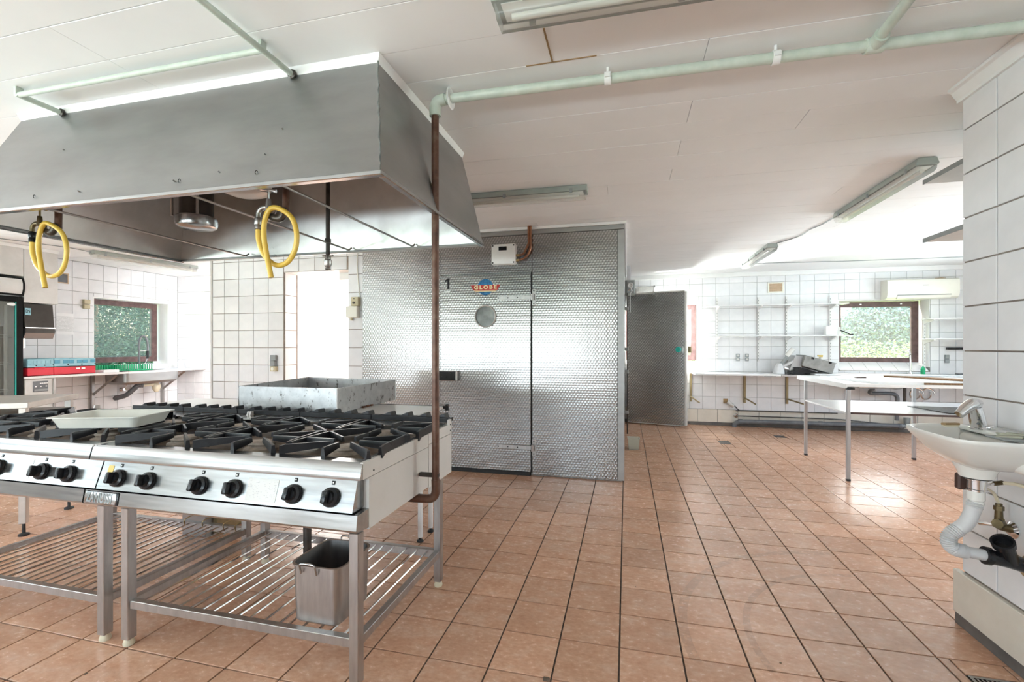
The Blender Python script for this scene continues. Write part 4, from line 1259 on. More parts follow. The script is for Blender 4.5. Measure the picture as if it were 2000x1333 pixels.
def gas_range(name, x0, x1, cols, knobs, px0, px1, label, side):
    t_ = thing(name, label, 'range', (x0, 1.5, 0.6), group='gas ranges side by side')
    # body: back box and side plates
    MB().box(x0 + 0.012, 1.6, 0.606, x1 - 0.012, 2.44, 0.80, 0.003).build('body', 'enamel_ivory', t_, smooth=0)
    for xs, xe in ((x0, x0 + 0.012), (x1 - 0.012, x1)):
        b = MB()
        b.prism([(1.596, 0.607), (2.146, 0.607), (2.146, 0.806), (1.562, 0.806), (1.596, 0.80)], 'x', xs, xe)
        b.build('side_panel', 'enamel_ivory', t_, smooth=0)
        b = MB()
        b.prism([(1.555, 0.808), (2.146, 0.808), (2.146, RTOP), (1.555, RTOP)], 'x', xs, xe)
        b.prism([(2.152, 0.82), (2.46, 0.82), (2.46, 0.9), (2.43, 0.9), (2.42, RTOP), (2.152, RTOP)], 'x', xs, xe)
        b.build('side_band', 'enamel_ivory', t_, smooth=0)
        b = MB().prism([(2.152, 0.6), (2.46, 0.6), (2.46, 0.817), (2.152, 0.817)], 'x', xs, xe)
        b.build('rear_side_panel', 'enamel_ivory', t_, smooth=0)
        s_ = x1 + 0.0 if xe == x1 else x0
        sg = 1 if xe == x1 else -1
        b = MB()
        for yy, zz in ((1.63, 0.826), (2.443, 0.872), (2.443, 0.838)):
            b.lathe([(0, 0.002), (0.004, 0.0015), (0.0045, 0)], (s_, yy, zz), (sg, 0, 0), 8)
        b.build('side_screws', 'black_plastic', t_)
    # front: upper band, sloping control panel, lower band
    MB().prism([(1.60, 0.812), (1.536, 0.809), (1.535, 0.815), (1.548, 0.862), (1.557, RTOP - 0.002), (1.60, RTOP - 0.002)], 'x', x0 + 0.001, x1 - 0.001).build('top_band', 'steel', t_)
    MB().prism([(1.60, 0.806), (1.558, 0.804), (1.5205, 0.690), (1.60, 0.690)], 'x', px0, px1).build('control_panel', 'steel', t_)
    MB().prism([(1.60, 0.686), (1.518, 0.684), (1.509, 0.63), (1.513, 0.622), (1.60, 0.612)], 'x', x0 + 0.001, x1 - 0.001).build('lower_band', 'steel', t_)
    # hob: rim, burner well, rear edge
    b = MB()
    b.box(x0 + 0.012, 1.557, RTOP - 0.02, x1 - 0.012, 1.612, RTOP, 0.002)
    b.box(x0 + 0.012, 1.612, RTOP - 0.02, x0 + 0.035, 2.29, RTOP)
    b.box(x1 - 0.035, 1.612, RTOP - 0.02, x1 - 0.012, 2.29, RTOP)
    b.box(x0 + 0.012, 2.29, RTOP - 0.02, x1 - 0.012, 2.44, RTOP + 0.006, 0.003)
    b.build('hob_rim', 'steel', t_)
    MB().box(x0 + 0.035, 1.61, 0.80, x1 - 0.035, 2.292, 0.838).build('burner_well', 'burner_well', t_, smooth=0)
    # burners and cast iron pan supports
    w = abs(cols[1] - cols[0])
    for cx in cols:
        for cy in (1.775, 2.118):
            b = MB().lathe([(0.075, 0.838), (0.075, 0.852), (0.055, 0.86), (0.052, 0.868), (0.0, 0.872)], (cx, cy, 0), (0, 0, 1), 24)
            bu = b.build('burner', 'burner_cap', t_)
            b = MB().lathe([(0.056, 0.866), (0.06, 0.872), (0.056, 0.880), (0.03, 0.885), (0, 0.885)], (cx, cy, 0), (0, 0, 1), 24)
            b.build('burner_lid', 'burner_cap', bu)
            hw, hd = w / 2 - 0.008, 0.166
            b = MB()

            def blade(p, q, z0=0.872, z1=0.908, zi=0.886):
                # a cast iron finger: wide foot outside, thin top edge, running inwards
                P, Q = Vector((*p, 0)), Vector((*q, 0))
                d_ = (Q - P).normalized()
                n_ = Vector((-d_.y, d_.x, 0))
                rows = []
                for pt, zb, zt, wb_, wt_ in ((P, z0 - 0.012, z1 - 0.004, 0.011, 0.006), (P.lerp(Q, 0.12), z0, z1, 0.009, 0.005), (Q, zi, z1, 0.007, 0.0045)):
                    rows.append([b.bm.verts.new(pt + n_ * wb_ + Vector((0, 0, zb))), b.bm.verts.new(pt + n_ * wt_ + Vector((0, 0, zt))),
                                 b.bm.verts.new(pt - n_ * wt_ + Vector((0, 0, zt))), b.bm.verts.new(pt - n_ * wb_ + Vector((0, 0, zb)))])
                b.bm.faces.new(rows[0])
                b.bm.faces.new(rows[-1][::-1])
                for r0, r1 in zip(rows, rows[1:]):
                    for k in range(4):
                        b.bm.faces.new((r0[k], r1[k], r1[(k + 1) % 4], r0[(k + 1) % 4]))
            for sx_, sy_ in ((-1, -1), (1, -1), (1, 1), (-1, 1)):
                blade((cx + sx_ * hw * 0.97, cy + sy_ * hd), (cx + sx_ * 0.05, cy + sy_ * 0.045))
            for sx_, sy_ in ((1, 0), (-1, 0), (0, 1), (0, -1)):
                blade((cx + sx_ * hw, cy + sy_ * hd), (cx + sx_ * 0.062, cy + sy_ * 0.062))
            # side bars joining the fingers
            for sx_ in (-1, 1):
                blade((cx + sx_ * hw, cy - hd * 0.55), (cx + sx_ * hw * 0.92, cy + hd * 0.98), zi=0.872)
            b.build('pan_support', 'cast_iron', t_, smooth=25)
    # knobs with their marker plates on the sloping panel
    sl = math.atan2(1.558 - 1.5205, 0.804 - 0.690)
    nrm = Vector((0, -math.cos(sl), math.sin(sl)))
    upv = Vector((0, math.sin(sl), math.cos(sl)))
    R3 = Matrix(((1, 0, 0), (0, -nrm.y * -1, 0), (0, 0, 1)))
    rot = Matrix((Vector((1, 0, 0)), -nrm, upv)).transposed().to_4x4()
    for kx in knobs:
        zc = 0.738
        o_ = Vector((kx, 1.5205 + (zc - 0.69) * math.tan(sl), zc))
        kb = MB().lathe([(0.036, 0.001), (0.0375, 0.006), (0.0355, 0.014), (0.026, 0.019), (0.023, 0.03), (0.0, 0.03)], o_, nrm, 28).build('knob', 'black_plastic', t_)
        b = MB()
        tw = rot @ Matrix.Rotation(random.uniform(-0.12, 0.12), 4, 'Y')
        b.obox(o_ + nrm * 0.034, (0.021, 0.04, 0.047), tw, 0.006, 2)
        b.build('knob_grip', 'black_plastic', kb)
        b = MB()
        for a in (60, 0, -60, 120, 180):
            b.lathe([(0, 0.0022), (0.0022, 0.001)], o_ + nrm * 0.013 + (Vector((1, 0, 0)) * math.cos(math.radians(a)) + upv * math.sin(math.radians(a))) * 0.03, nrm, 6)
        b.build('knob_dots', 'white_plastic', kb)
        mp_ = o_ + upv * 0.0535
        mk = MB().obox(mp_ + nrm * 0.001, (0.014, 0.002, 0.015), rot, 0.0008).build('marker_plate', 'black_plastic', t_)
        MB().lathe([(0, 0.001), (0.003, 0.0008), (0.003, 0)], mp_ + nrm * 0.0025, nrm, 8).build('marker_dot', 'white_plastic', mk)
    return t_, rot, nrm, upv, sl


rg, rot, nrm, upv, sl = gas_range('gas_range', -2.312, -0.965, [-2.06, -1.62, -1.18], [-2.148, -1.98, -1.706, -1.537, -1.257, -1.09], -2.255, -0.99, 'right-hand six-burner gas range with a metal maker plate on its lower left', 1)
rl, rot, nrm, upv, sl = gas_range('gas_range', -3.62, -2.318, [-3.39, -2.965, -2.54], [-2.437, -2.604, -2.892, -3.06, -3.35, -3.5], -3.60, -2.263, 'left-hand gas range, carrying the white plastic tray on its hob', -1)


def on_panel(xc, zc, w, h, t=0.0012):
    o_ = Vector((xc, 1.5205 + (zc - 0.69) * math.tan(sl), zc))
    return MB().obox(o_ + nrm * t / 2, (w, t, h), rot, 0.0003)


on_panel(-1.404, 0.742, 0.142, 0.088).build('data_label', 'label_print', rg, smooth=0)
on_panel(-2.205, 0.765, 0.03, 0.045).build('yellow_label', 'sticker_yellow', rg, smooth=0)
on_panel(-2.735, 0.745, 0.115, 0.09).build('data_label', 'paper', rl, smooth=0)
bsl = math.atan2(1.518 - 1.509, 0.684 - 0.63)
rb = Matrix.Rotation(-bsl, 4, 'X')
bc = Vector((-2.21, 1.511, 0.655))
bd = MB().obox(bc, (0.178, 0.012, 0.05), rb, 0.005, 2).build('badge', 'steel', rg)
MB().obox(bc + Vector((0.004, 0.002, 0)), (0.186, 0.009, 0.054), rb, 0.005, 2).build('badge_backing', 'black_plastic', rg)
text('badge_lettering', 'ZANUSSI', 0.056, bc + Vector((-0.004, -0.0066, 0.0)), rb @ RX, 'socket_grey', bd, 0.0006, 1.08, sx=0.62, bold=0.0014)

# cast iron flue covers along the back edge
for k, (a, b_) in enumerate(zip([-3.30, -2.861, -2.425, -1.959, -1.467], [-2.863, -2.427, -1.961, -1.469, -0.985])):
    t_ = thing('flue_cover', ['leftmost cast iron flue cover at the back of the ranges', 'second cast iron flue cover from the left, behind the left range', 'middle cast iron flue cover, left of the steel tray corner',
                              'cast iron flue cover in front of the big steel tray', 'rightmost cast iron flue cover, by the brown upright pipe'][k], 'flue cover', (a, 2.45, 0.878), group='flue covers along the back of the ranges')
    b = MB()
    b.box(a, 2.45, 0.878, b_, 2.462, 0.908, 0.002).box(a, 2.53, 0.878, b_, 2.542, 0.9, 0.002)
    b.box(a, 2.462, 0.878, a + 0.012, 2.53, 0.9).box(b_ - 0.012, 2.462, 0.878, b_, 2.53, 0.9)
    b.build('frame', 'cast_iron', t_, smooth=0)
    n = 4
    for i in range(n):
        x_ = a + 0.02 + (b_ - a - 0.03) * i / n
        wd = (b_ - a - 0.03) / n
        MB().prism([(x_, 0.888), (x_ + wd * 0.35, 0.905), (x_ + wd * 0.78, 0.926), (x_ + wd * 0.86, 0.924), (x_ + wd * 0.92, 0.895), (x_ + wd * 0.8, 0.884)], 'y', 2.464, 2.528).build('fin', 'cast_iron', t_, smooth=0)


# ------------------------------------------------------------------ the stands under the ranges
def range_stand(x0, x1, label, n):
    t_ = thing('range_stand', label, 'stand', (x0, 1.545, 0), group='steel stands under the ranges')
    for xa in (x0, x1 - 0.04):
        for ya in (1.545, 2.335):
            lg = MB().box(xa, ya, 0.028, xa + 0.04, ya + 0.04, 0.605, 0.0025).build('leg', 'steel_leg', t_, smooth=0)
            MB().lathe([(0.0, 0.0), (0.021, 0.0), (0.023, 0.008), (0.019, 0.02), (0.017, 0.034), (0.0, 0.034)], (xa + 0.02, ya + 0.02, 0), (0, 0, 1), 14).build('foot', 'hose_cream', lg)
    MB().box(x0 + 0.04, 1.552, 0.165, x1 - 0.04, 1.582, 0.2, 0.002).build('front_rail', 'steel_leg', t_, smooth=0)
    MB().box(x0 + 0.04, 2.34, 0.158, x1 - 0.04, 2.37, 0.2, 0.002).build('rear_rail', 'steel_leg', t_, smooth=0)
    for xa in (x0 + 0.004, x1 - 0.036):
        MB().box(xa, 1.585, 0.165, xa + 0.032, 2.335, 0.2, 0.002).build('side_rail', 'steel_leg', t_, smooth=0)
    xs = [x0 + 0.09 + (x1 - x0 - 0.17) * (i + random.uniform(-0.16, 0.16)) / (n - 1) for i in range(n)]
    for xx in xs:
        dx = random.gauss(0, 0.006)
        MB().tube([(xx, 1.575, 0.192), (xx + dx * 0.5, 1.95, 0.191), (xx + dx, 2.345, 0.192)], 0.0048, 6, caps=False).build('shelf_rod', 'chrome', t_)
    return t_


range_stand(-2.147, -0.98, 'right-hand steel stand with a rod shelf holding the deep steel container', 17)
range_stand(-3.37, -2.245, 'left-hand steel stand with an empty rod shelf, under the left range', 17)
for k, xx in enumerate((-2.42, -2.58, -2.72, -2.33)):
    tag(MB().tube(catmull([(xx, 2.345, 0.165), (xx, 2.335, 0.205), (xx + 0.01, 2.345, 0.222), (xx + 0.035, 2.38, 0.232), (xx + 0.045, 2.39, 0.222)], 4), 0.003, 6).build('wire_hook', 'brass'),
        ['second wire hook from the right on the back rail of the left stand', 'third wire hook from the right on the back rail of the left stand', 'leftmost wire hook on the back rail of the left stand', 'rightmost wire hook on the back rail of the left stand'][k], 'hook', 'wire hooks on the back rail of the left stand')

# deep steel container on the right stand
t_ = thing('steel_container', 'deep rectangular stainless steel container on the rod shelf of the right stand', 'container', (-1.2, 1.70, 0.198))
def rrect(x0, y0, x1, y1, r, n=5):
    out = []
    for cx, cy, a0 in ((x1 - r, y1 - r, 0), (x0 + r, y1 - r, 90), (x0 + r, y0 + r, 180), (x1 - r, y0 + r, 270)):
        for k in range(n + 1):
            a = math.radians(a0 + 90 * k / n)
            out.append((cx + r * math.cos(a), cy + r * math.sin(a)))
    return out
def vessel(rings, name, mat_, parent, smooth=35):
    b = MB()
    R_ = []
    for poly, z in rings:
        R_.append([b.bm.verts.new((p[0], p[1], z)) for p in poly])
    n = len(R_[0])
    for a, c_ in zip(R_, R_[1:]):
        for k in range(n):
            b.bm.faces.new((a[k], a[(k + 1) % n], c_[(k + 1) % n], c_[k]))
    b.bm.faces.new(R_[0])
    b.bm.faces.new(R_[-1])
    return b.build(name, mat_, parent, smooth)
X0, X1, Y0, Y1, Z0, Z1 = -1.318, -1.095, 1.59, 1.835, 0.198, 0.436
vessel([(rrect(X0 + 0.018, Y0 + 0.018, X1 - 0.018, Y1 - 0.018, 0.03), Z0), (rrect(X0 + 0.006, Y0 + 0.006, X1 - 0.006, Y1 - 0.006, 0.036), Z0 + 0.012), (rrect(X0, Y0, X1, Y1, 0.04), Z1 - 0.004),
        (rrect(X0 - 0.007, Y0 - 0.007, X1 + 0.007, Y1 + 0.007, 0.045), Z1 - 0.003), (rrect(X0 - 0.007, Y0 - 0.007, X1 + 0.007, Y1 + 0.007, 0.045), Z1),
        (rrect(X0 + 0.003, Y0 + 0.003, X1 - 0.003, Y1 - 0.003, 0.038), Z1), (rrect(X0 + 0.009, Y0 + 0.009, X1 - 0.009, Y1 - 0.009, 0.034), Z0 + 0.02), (rrect(X0 + 0.03, Y0 + 0.03, X1 - 0.03, Y1 - 0.03, 0.02), Z0 + 0.008)], 'body', 'steel_leg', t_)
for yy, sg in ((Y0 - 0.007, -1), (Y1 + 0.007, 1)):
    xc = -1.225
    MB().tube(catmull([(xc - 0.035, yy - sg * 0.001, Z1 - 0.03), (xc - 0.035, yy + sg * 0.006, Z1 - 0.005), (xc - 0.034, yy + sg * 0.01, Z1 + 0.008), (xc - 0.024, yy + sg * 0.01, Z1 + 0.014), (xc + 0.024, yy + sg * 0.01, Z1 + 0.014), (xc + 0.034, yy + sg * 0.01, Z1 + 0.008), (xc + 0.035, yy + sg * 0.006, Z1 - 0.005), (xc + 0.035, yy - sg * 0.001, Z1 - 0.03)], 4), 0.0036, 8).build('handle', 'steel', t_)

# white plastic tray on the left range
t_ = thing('plastic_tray', 'shallow off-white plastic tray lying askew on the left range', 'tray', (-2.586, 1.83, 0.909), rz=math.radians(18), local=True)
a, b_ = 0.217, 0.152
vessel([(rrect(-a + 0.034, -b_ + 0.03, a - 0.034, b_ - 0.03, 0.03), 0.0), (rrect(-a + 0.012, -b_ + 0.012, a - 0.012, b_ - 0.012, 0.035), 0.05), (rrect(-a, -b_, a, b_, 0.03), 0.052), (rrect(-a, -b_, a, b_, 0.03), 0.056),
        (rrect(-a + 0.016, -b_ + 0.016, a - 0.016, b_ - 0.016, 0.03), 0.055), (rrect(-a + 0.05, -b_ + 0.045, a - 0.05, b_ - 0.045, 0.025), 0.004)], 'tray_body', 'tray_white', t_)

# appliance behind the ranges, with the big galvanised tray
t_ = thing('rear_appliance', 'low ivory topped kitchen appliance standing back to back with the ranges', 'appliance', (-3.42, 2.56, 0))
MB().box(-3.42, 2.56, 0.60, -1.31, 3.06, 0.862, 0.004).build('body', 'enamel_ivory', t_, smooth=0)
MB().box(-3.45, 2.553, 0.864, -1.27, 3.08, 0.884, 0.004).build('worktop', 'enamel_ivory', t_)
MB().box(-2.0, 3.08, 0.866, -1.25, 3.10, 0.8855, 0.003).build('back_edge', 'black_plastic', t_)
MB().cyl((-1.245, 3.09, 0.855), (-1.245, 3.09, 0.9), 0.014, 14).build('corner_post', 'black_plastic', t_)
for xx, yy in ((-1.345, 2.86), (-1.345, 3.03), (-3.38, 2.9)):
    lg = MB().cyl((xx, yy, 0.03), (xx, yy, 0.605), 0.0165, 14).build('leg', 'white_enamel', t_)
    MB().lathe([(0, 0), (0.022, 0), (0.02, 0.012), (0.01, 0.016), (0.008, 0.032), (0, 0.032)], (xx, yy, 0), (0, 0, 1), 14).build('foot', 'black_rubber', lg)
MB().box(-3.0, 2.56, 0.0, -2.8, 2.86, 0.6, 0.003).build('pedestal', 'steel_matt', t_, smooth=0)
MB().box(-2.8, 2.62, 0.0, -2.765, 2.86, 0.6, 0.003).build('pedestal_side', 'olive_metal', t_, smooth=0)
MB().tube([(-2.76, 2.75, 0.12), (-2.2, 2.75, 0.3), (-1.9, 2.75, 0.5)], 0.03, 12).build('gas_line', 'pipe_brown', t_)
b = MB().lathe([(0.0, 0.0), (0.05, 0.0), (0.055, 0.03), (0.03, 0.06), (0.0, 0.06)], (-1.5, 2.35, 0.545), (0, 0, 1), 18)
tag(b.build('gas_regulator', 'pipe_dark'), 'dark round gas regulator under the right end of the range', 'regulator')
tag(MB().box(-1.525, 2.26, 0.522, -1.425, 2.30, 0.544, 0.003).build('yellow_tag', 'sticker_yellow'), 'yellow tag hanging under the right end of the range', 'tag')
tag(MB().cyl((-1.75, 2.25, 0.0), (-1.75, 2.25, 0.6), 0.022, 14).build('floor_pipe', 'pipe_dark'), 'short dark pipe rising from the floor behind the right rod shelf', 'pipe')

t_ = thing('sheet_metal_tray', 'big scratched galvanised sheet metal tray standing behind the flue covers', 'tray', (-2.57, 2.56, 0.886))
X0, X1, Y0, Y1, Z0, Z1 = -2.53, -1.775, 2.565, 3.36, 0.886, 1.046
b = MB()
q = [(X0, Y0), (X1, Y0 - 0.005), (X1 - 0.02, Y1), (X0 - 0.17, Y1 + 0.12)]
n4 = 4
t0 = 0.004
inn = [(X0 + t0, Y0 + t0), (X1 - t0, Y0 + t0), (X1 - 0.02 - t0, Y1 - t0), (X0 - 0.17 + t0, Y1 + 0.12 - t0)]
vessel([(q, Z0), (q, Z1), (inn, Z1), (inn, Z0 + 0.005)], 'tray_shell', 'galvanised', t_, smooth=0)
b = MB()
for i in range(4):
    b.cyl((q[i][0], q[i][1], Z0), (q[i][0], q[i][1], Z1), 0.004, 8)
b.build('corner_seam', 'steel_leg', t_)
for i in range(3):
    MB().obox((X1 + 0.004, Y0 + 0.3 + i * 0.05, Z0 + 0.006), (0.012, 0.03, 0.012), None, 0.003).build('rust_blister', 'copper', t_)

# ------------------------------------------------------------------ wash basin on the near wall
t_ = thing('wash_basin', 'white porcelain hand basin fixed to the near tiled wall', 'wash basin', (1.52, 2.2, 0.9))
def basin_ring(s, z, xin=0.0):
    # D-shaped outline: straight along the wall, soft front corners
    pts = [(1.518, 2.43), (1.40, 2.43), (1.255, 2.405), (1.185, 2.365), (1.168, 2.31), (1.163, 2.19), (1.168, 2.06), (1.195, 2.005), (1.26, 1.985), (1.40, 1.975), (1.518, 1.975)]
    cx, cy = 1.36, 2.2
    out = []
    P = catmull([(p[0], p[1], 0) for p in pts], 3)
    for p in P:
        x = cx + (p.x - cx) * s + xin
        y = cy + (p.y - cy) * s
        out.append((min(x, 1.518), y))
    return out
vessel([(basin_ring(0.28, 0.03), 0.838), (basin_ring(0.46, 0.02), 0.85), (basin_ring(0.7, 0.008), 0.888), (basin_ring(0.9, 0.0), 0.934), (basin_ring(0.985, 0.0), 0.957), (basin_ring(1.0, 0.0), 0.966), (basin_ring(0.99, 0), 0.974),
        (basin_ring(0.95, 0.0), 0.973), (basin_ring(0.9, -0.012), 0.962), (basin_ring(0.74, -0.03), 0.925), (basin_ring(0.5, -0.035), 0.885), (basin_ring(0.15, -0.03), 0.868)], 'bowl', 'porcelain', t_, 60)
b = MB()
b.box(1.40, 2.03, 0.955, 1.519, 2.425, 0.976, 0.008, 2)
b.build('tap_deck', 'porcelain', t_)
MB().lathe([(0.0, 0.0), (0.052, 0.0), (0.058, 0.02), (0.075, 0.055), (0.0, 0.055)], (1.338, 2.2, 0.80), (0, 0, 1), 24).build('outlet_boss', 'porcelain', t_)
MB().box(1.38, 2.02, 0.842, 1.519, 2.40, 0.95, 0.03, 3).build('wall_block', 'porcelain', t_)
MB().lathe([(0.034, 0.05), (0.034, 0.036), (0.03, 0.034), (0.03, 0.002), (0.033, 0), (0.033, -0.006), (0.0, -0.006)], (1.338, 2.2, 0.752), (0, 0, 1), 20).build('waste_fitting', 'chrome', t_)
MB().tube([(1.338, 2.2, 0.794), (1.338, 2.2, 0.8)], 0.044, 20).build('rubber_seal', 'black_rubber', t_)

t_ = thing('sensor_tap', 'chrome sensor tap with a slanting spout on the hand basin', 'tap', (1.402, 2.29, 0.976))
b = MB()
b.lathe([(0.031, 0), (0.031, 0.004), (0.027, 0.007)], (1.402, 2.29, 0.976), (0, 0, 1), 24)
b.tube([(1.402, 2.29, 0.978), (1.391, 2.288, 1.035), (1.384, 2.287, 1.062)], [0.027, 0.025, 0.0235], 20)
b.build('tap_body', 'chrome', t_)
b = MB()
sp_ = catmull([(1.40, 2.29, 1.07), (1.383, 2.287, 1.077), (1.353, 2.282, 1.06), (1.325, 2.276, 1.033)], 5)
b.tube(sp_, [0.017, 0.0205, 0.0225, 0.0235, 0.024, 0.0245, 0.0245, 0.024, 0.023, 0.022, 0.021, 0.02, 0.019, 0.018, 0.0175, 0.017][:len(sp_)], 18)
b.build('tap_spout', 'chrome', t_)
for zz in (1.0, 1.018):
    MB().lathe([(0.0055, 0), (0.0045, 0.003), (0, 0.003)], (1.385, 2.268, zz), (-0.62, -0.78, 0.1), 10).build('sensor_eye', 'black_plastic', t_)
MB().box(1.418, 2.25, 0.977, 1.44, 2.275, 0.99, 0.003).build('tap_lever', 'chrome', t_)

# trap, branch and valve below
t_ = thing('drain_trap', 'pale grey flexible waste trap curving from the basin to the wall', 'waste trap', (1.338, 2.2, 0.79))
b = MB()
b.lathe([(0.0, 0.0), (0.027, 0.0), (0.027, -0.075), (0.022, -0.08), (0.024, -0.09), (0.022, -0.1), (0.0, -0.1)], (1.336, 2.2, 0.785), (0, 0, 1), 18)
b.build('trap_inlet', 'porcelain', t_)
cen = catmull([(1.334, 2.2, 0.70), (1.325, 2.2, 0.665), (1.305, 2.2, 0.615), (1.275, 2.2, 0.585), (1.252, 2.2, 0.562), (1.246, 2.2, 0.535), (1.26, 2.2, 0.512), (1.285, 2.2, 0.503), (1.305, 2.2, 0.501)], 9)
rad = []
for i in range(len(cen)):
    f_ = i / (len(cen) - 1)
    smooth_part = 0.08 < f_ < 0.36
    rad.append(0.0255 + (0.0 if smooth_part else (0.0022 if i % 2 else -0.0022)))
MB().tube(cen, rad, 16).build('flexible_hose', 'flex_grey', t_, smooth=60)
MB().tube([(1.30, 2.2, 0.5015), (1.375, 2.2, 0.492)], 0.0215, 16).build('outlet_pipe', 'flex_grey', t_)
t_ = thing('waste_branch', 'black plastic waste branch with an open socket, stuck in the near wall', 'waste pipe', (1.37, 2.2, 0.49))
b = MB()
b.tube([(1.362, 2.2, 0.4935), (1.38, 2.2, 0.491)], 0.034, 18)
b.tube([(1.378, 2.2, 0.491), (1.44, 2.21, 0.478), (1.53, 2.222, 0.452)], 0.0275, 18)
b.build('branch_body', 'black_plastic', t_)
b = MB()
d_ = (Vector((1.405, 2.17, 0.558)) - Vector((1.45, 2.21, 0.478))).normalized()
b.tube([Vector((1.452, 2.211, 0.476)), Vector((1.41, 2.175, 0.548))], 0.028, 18)
b.lathe([(0.028, 0.0), (0.035, 0.002), (0.036, 0.026), (0.029, 0.027), (0.026, 0.022), (0.026, -0.03), (0, -0.03)], Vector((1.41, 2.175, 0.545)), d_, 20)
b.build('open_socket', 'black_plastic', t_)
MB().lathe([(0.04, 0.0), (0.045, 0.01), (0.036, 0.022), (0.028, 0.024)], (1.532, 2.224, 0.4515), (-1, -0.12, 0.27), 16).build('wall_sleeve', 'wood_brown', t_)
t_ = thing('angle_valve', 'tarnished brass angle valve on the near wall below the basin', 'valve', (1.51, 2.315, 0.57))
b = MB()
b.tube([(1.49, 2.325, 0.665), (1.49, 2.325, 0.585)], [0.011, 0.015], 14)
b.tube([(1.49, 2.325, 0.655), (1.49, 2.325, 0.638)], 0.0165, 6)
b.tube([(1.49, 2.325, 0.6), (1.49, 2.31, 0.575), (1.525, 2.31, 0.568)], 0.0175, 14)
b.tube([(1.49, 2.315, 0.585), (1.462, 2.29, 0.592)], 0.019, 8)
b.build('valve_body', 'brass_dark', t_)
MB().tube([(1.49, 2.325, 0.575), (1.475, 2.355, 0.568), (1.46, 2.385, 0.563)], [0.008, 0.008, 0.011], 10).build('valve_handle', 'chrome', t_)
MB().lathe([(0.034, 0.0), (0.034, 0.004), (0.022, 0.014), (0.0, 0.014)], (1.529, 2.31, 0.565), (-1, 0, 0), 22).build('wall_rose', 'chrome', t_)
tag(MB().tube(catmull([(1.37, 2.26, 0.80), (1.39, 2.27, 0.765), (1.42, 2.29, 0.735), (1.465, 2.315, 0.71), (1.489, 2.325, 0.668)], 6), 0.0055, 8).build('supply_hose', 'hose_cream'), 'short cream supply hose running from the basin down to the brass valve', 'hose')
t_ = thing('supply_line', 'cream supply hose with a dark union, curving off to the right under the basin', 'hose', (1.38, 2.22, 0.76))
MB().tube(catmull([(1.36, 2.22, 0.758), (1.40, 2.24, 0.76), (1.43, 2.25, 0.766)], 5), 0.005, 8).build('metal_tail', 'chrome', t_)
MB().tube([(1.425, 2.25, 0.765), (1.455, 2.25, 0.77)], 0.009, 6).build('union', 'brass_dark', t_)
MB().tube(catmull([(1.45, 2.25, 0.769), (1.485, 2.22, 0.772), (1.51, 2.15, 0.755), (1.515, 2.05, 0.70), (1.515, 1.95, 0.62)], 6), 0.007, 8).build('hose', 'hose_cream', t_)
t_ = thing('mixer_box', 'small dark box hanging beneath the basin on a wire', 'box', (1.31, 2.25, 0.74))
MB().box(1.30, 2.235, 0.735, 1.335, 2.265, 0.80, 0.006).build('box', 'edge_brown', t_)
MB().tube(catmull([(1.315, 2.25, 0.80), (1.325, 2.25, 0.825), (1.30, 2.25, 0.85), (1.288, 2.25, 0.858)], 5), 0.006, 8).build('wire', 'flex_grey', t_)
t_ = thing('soap_dish', 'dull grey dish with soap scraps on the basin edge', 'soap dish', (1.42, 2.06, 0.977))
b = MB()
b.box(1.30, 2.0, 0.977, 1.50, 2.10, 0.983, 0.003).build('dish', 'socket_grey', t_)
for k in range(6):
    MB().obox((1.34 + 0.025 * k + random.uniform(-0.01, 0.01), 2.05 + random.uniform(-0.03, 0.03), 0.985 + 0.003 * k), (0.07, 0.035, 0.008), Matrix.Rotation(random.uniform(-0.8, 0.8), 4, 'Z') @ Matrix.Rotation(random.uniform(-0.12, 0.12), 4, 'Y'), 0.003).build('soap_scrap', 'soap_grey', t_)
t_ = thing('nail_brush', 'small wooden nail brush lying behind the basin tap', 'brush', (1.335, 2.315, 0.975))
MB().obox((1.335, 2.345, 0.984), (0.07, 0.022, 0.01), Matrix.Rotation(0.3, 4, 'Z'), 0.003).build('handle', 'wood_brown', t_)
MB().obox((1.335, 2.345, 0.977), (0.06, 0.018, 0.006), Matrix.Rotation(0.3, 4, 'Z')).build('bristles', 'hose_cream', t_)

# ------------------------------------------------------------------ white work table
TX0_, TX1_, TY0_, TY1_, TZ = 2.07, 3.95, 5.12, 6.44, 0.95
t_ = thing('work_table', 'large white laminate work table with a lower shelf and slim grey legs', 'table', (TX0_, TY0_, 0))
MB().box(TX0_, TY0_, TZ - 0.03, TX1_, TY1_, TZ, 0.002).build('table_top', 'laminate', t_, smooth=0)
MB().box(TX0_ - 0.001, TY0_ - 0.002, TZ - 0.045, TX0_ + 0.012, TY1_, TZ - 0.003).build('edge_strip', 'laminate', t_, smooth=0)
MB().box(TX0_ + 0.005, TY0_ - 0.003, TZ - 0.058, TX0_ + 0.075, TY0_ + 0.03, TZ - 0.033, 0.003).build('corner_block', 'black_plastic', t_)
MB().box(TX0_ + 0.02, TY0_ + 0.05, 0.652, TX1_ - 0.05, TY1_ - 0.16, 0.67, 0.002).build('lower_shelf', 'laminate', t_, smooth=0)
MB().box(TX0_ + 0.06, TY0_ + 0.042, 0.65, TX1_ - 0.05, TY0_ + 0.05, 0.6695).build('shelf_edging', 'edge_brown', t_, smooth=0)
for xx, yy in ((2.085, 5.135), (2.085, 6.23), (3.215, 6.28), (3.60, 5.135)):
    lg = MB().box(xx, yy, 0.02, xx + 0.032, yy + 0.032, TZ - 0.03, 0.003).build('leg', 'alu_grey', t_, smooth=0)
    MB().box(xx - 0.001, yy - 0.001, 0.0, xx + 0.033, yy + 0.033, 0.022, 0.003).build('foot', 'black_rubber', lg)
t_ = thing('laminated_board', 'white faced chipboard panel with raw brown edges lying on the work table', 'board', (2.55, 5.13, TZ))
b = MB()
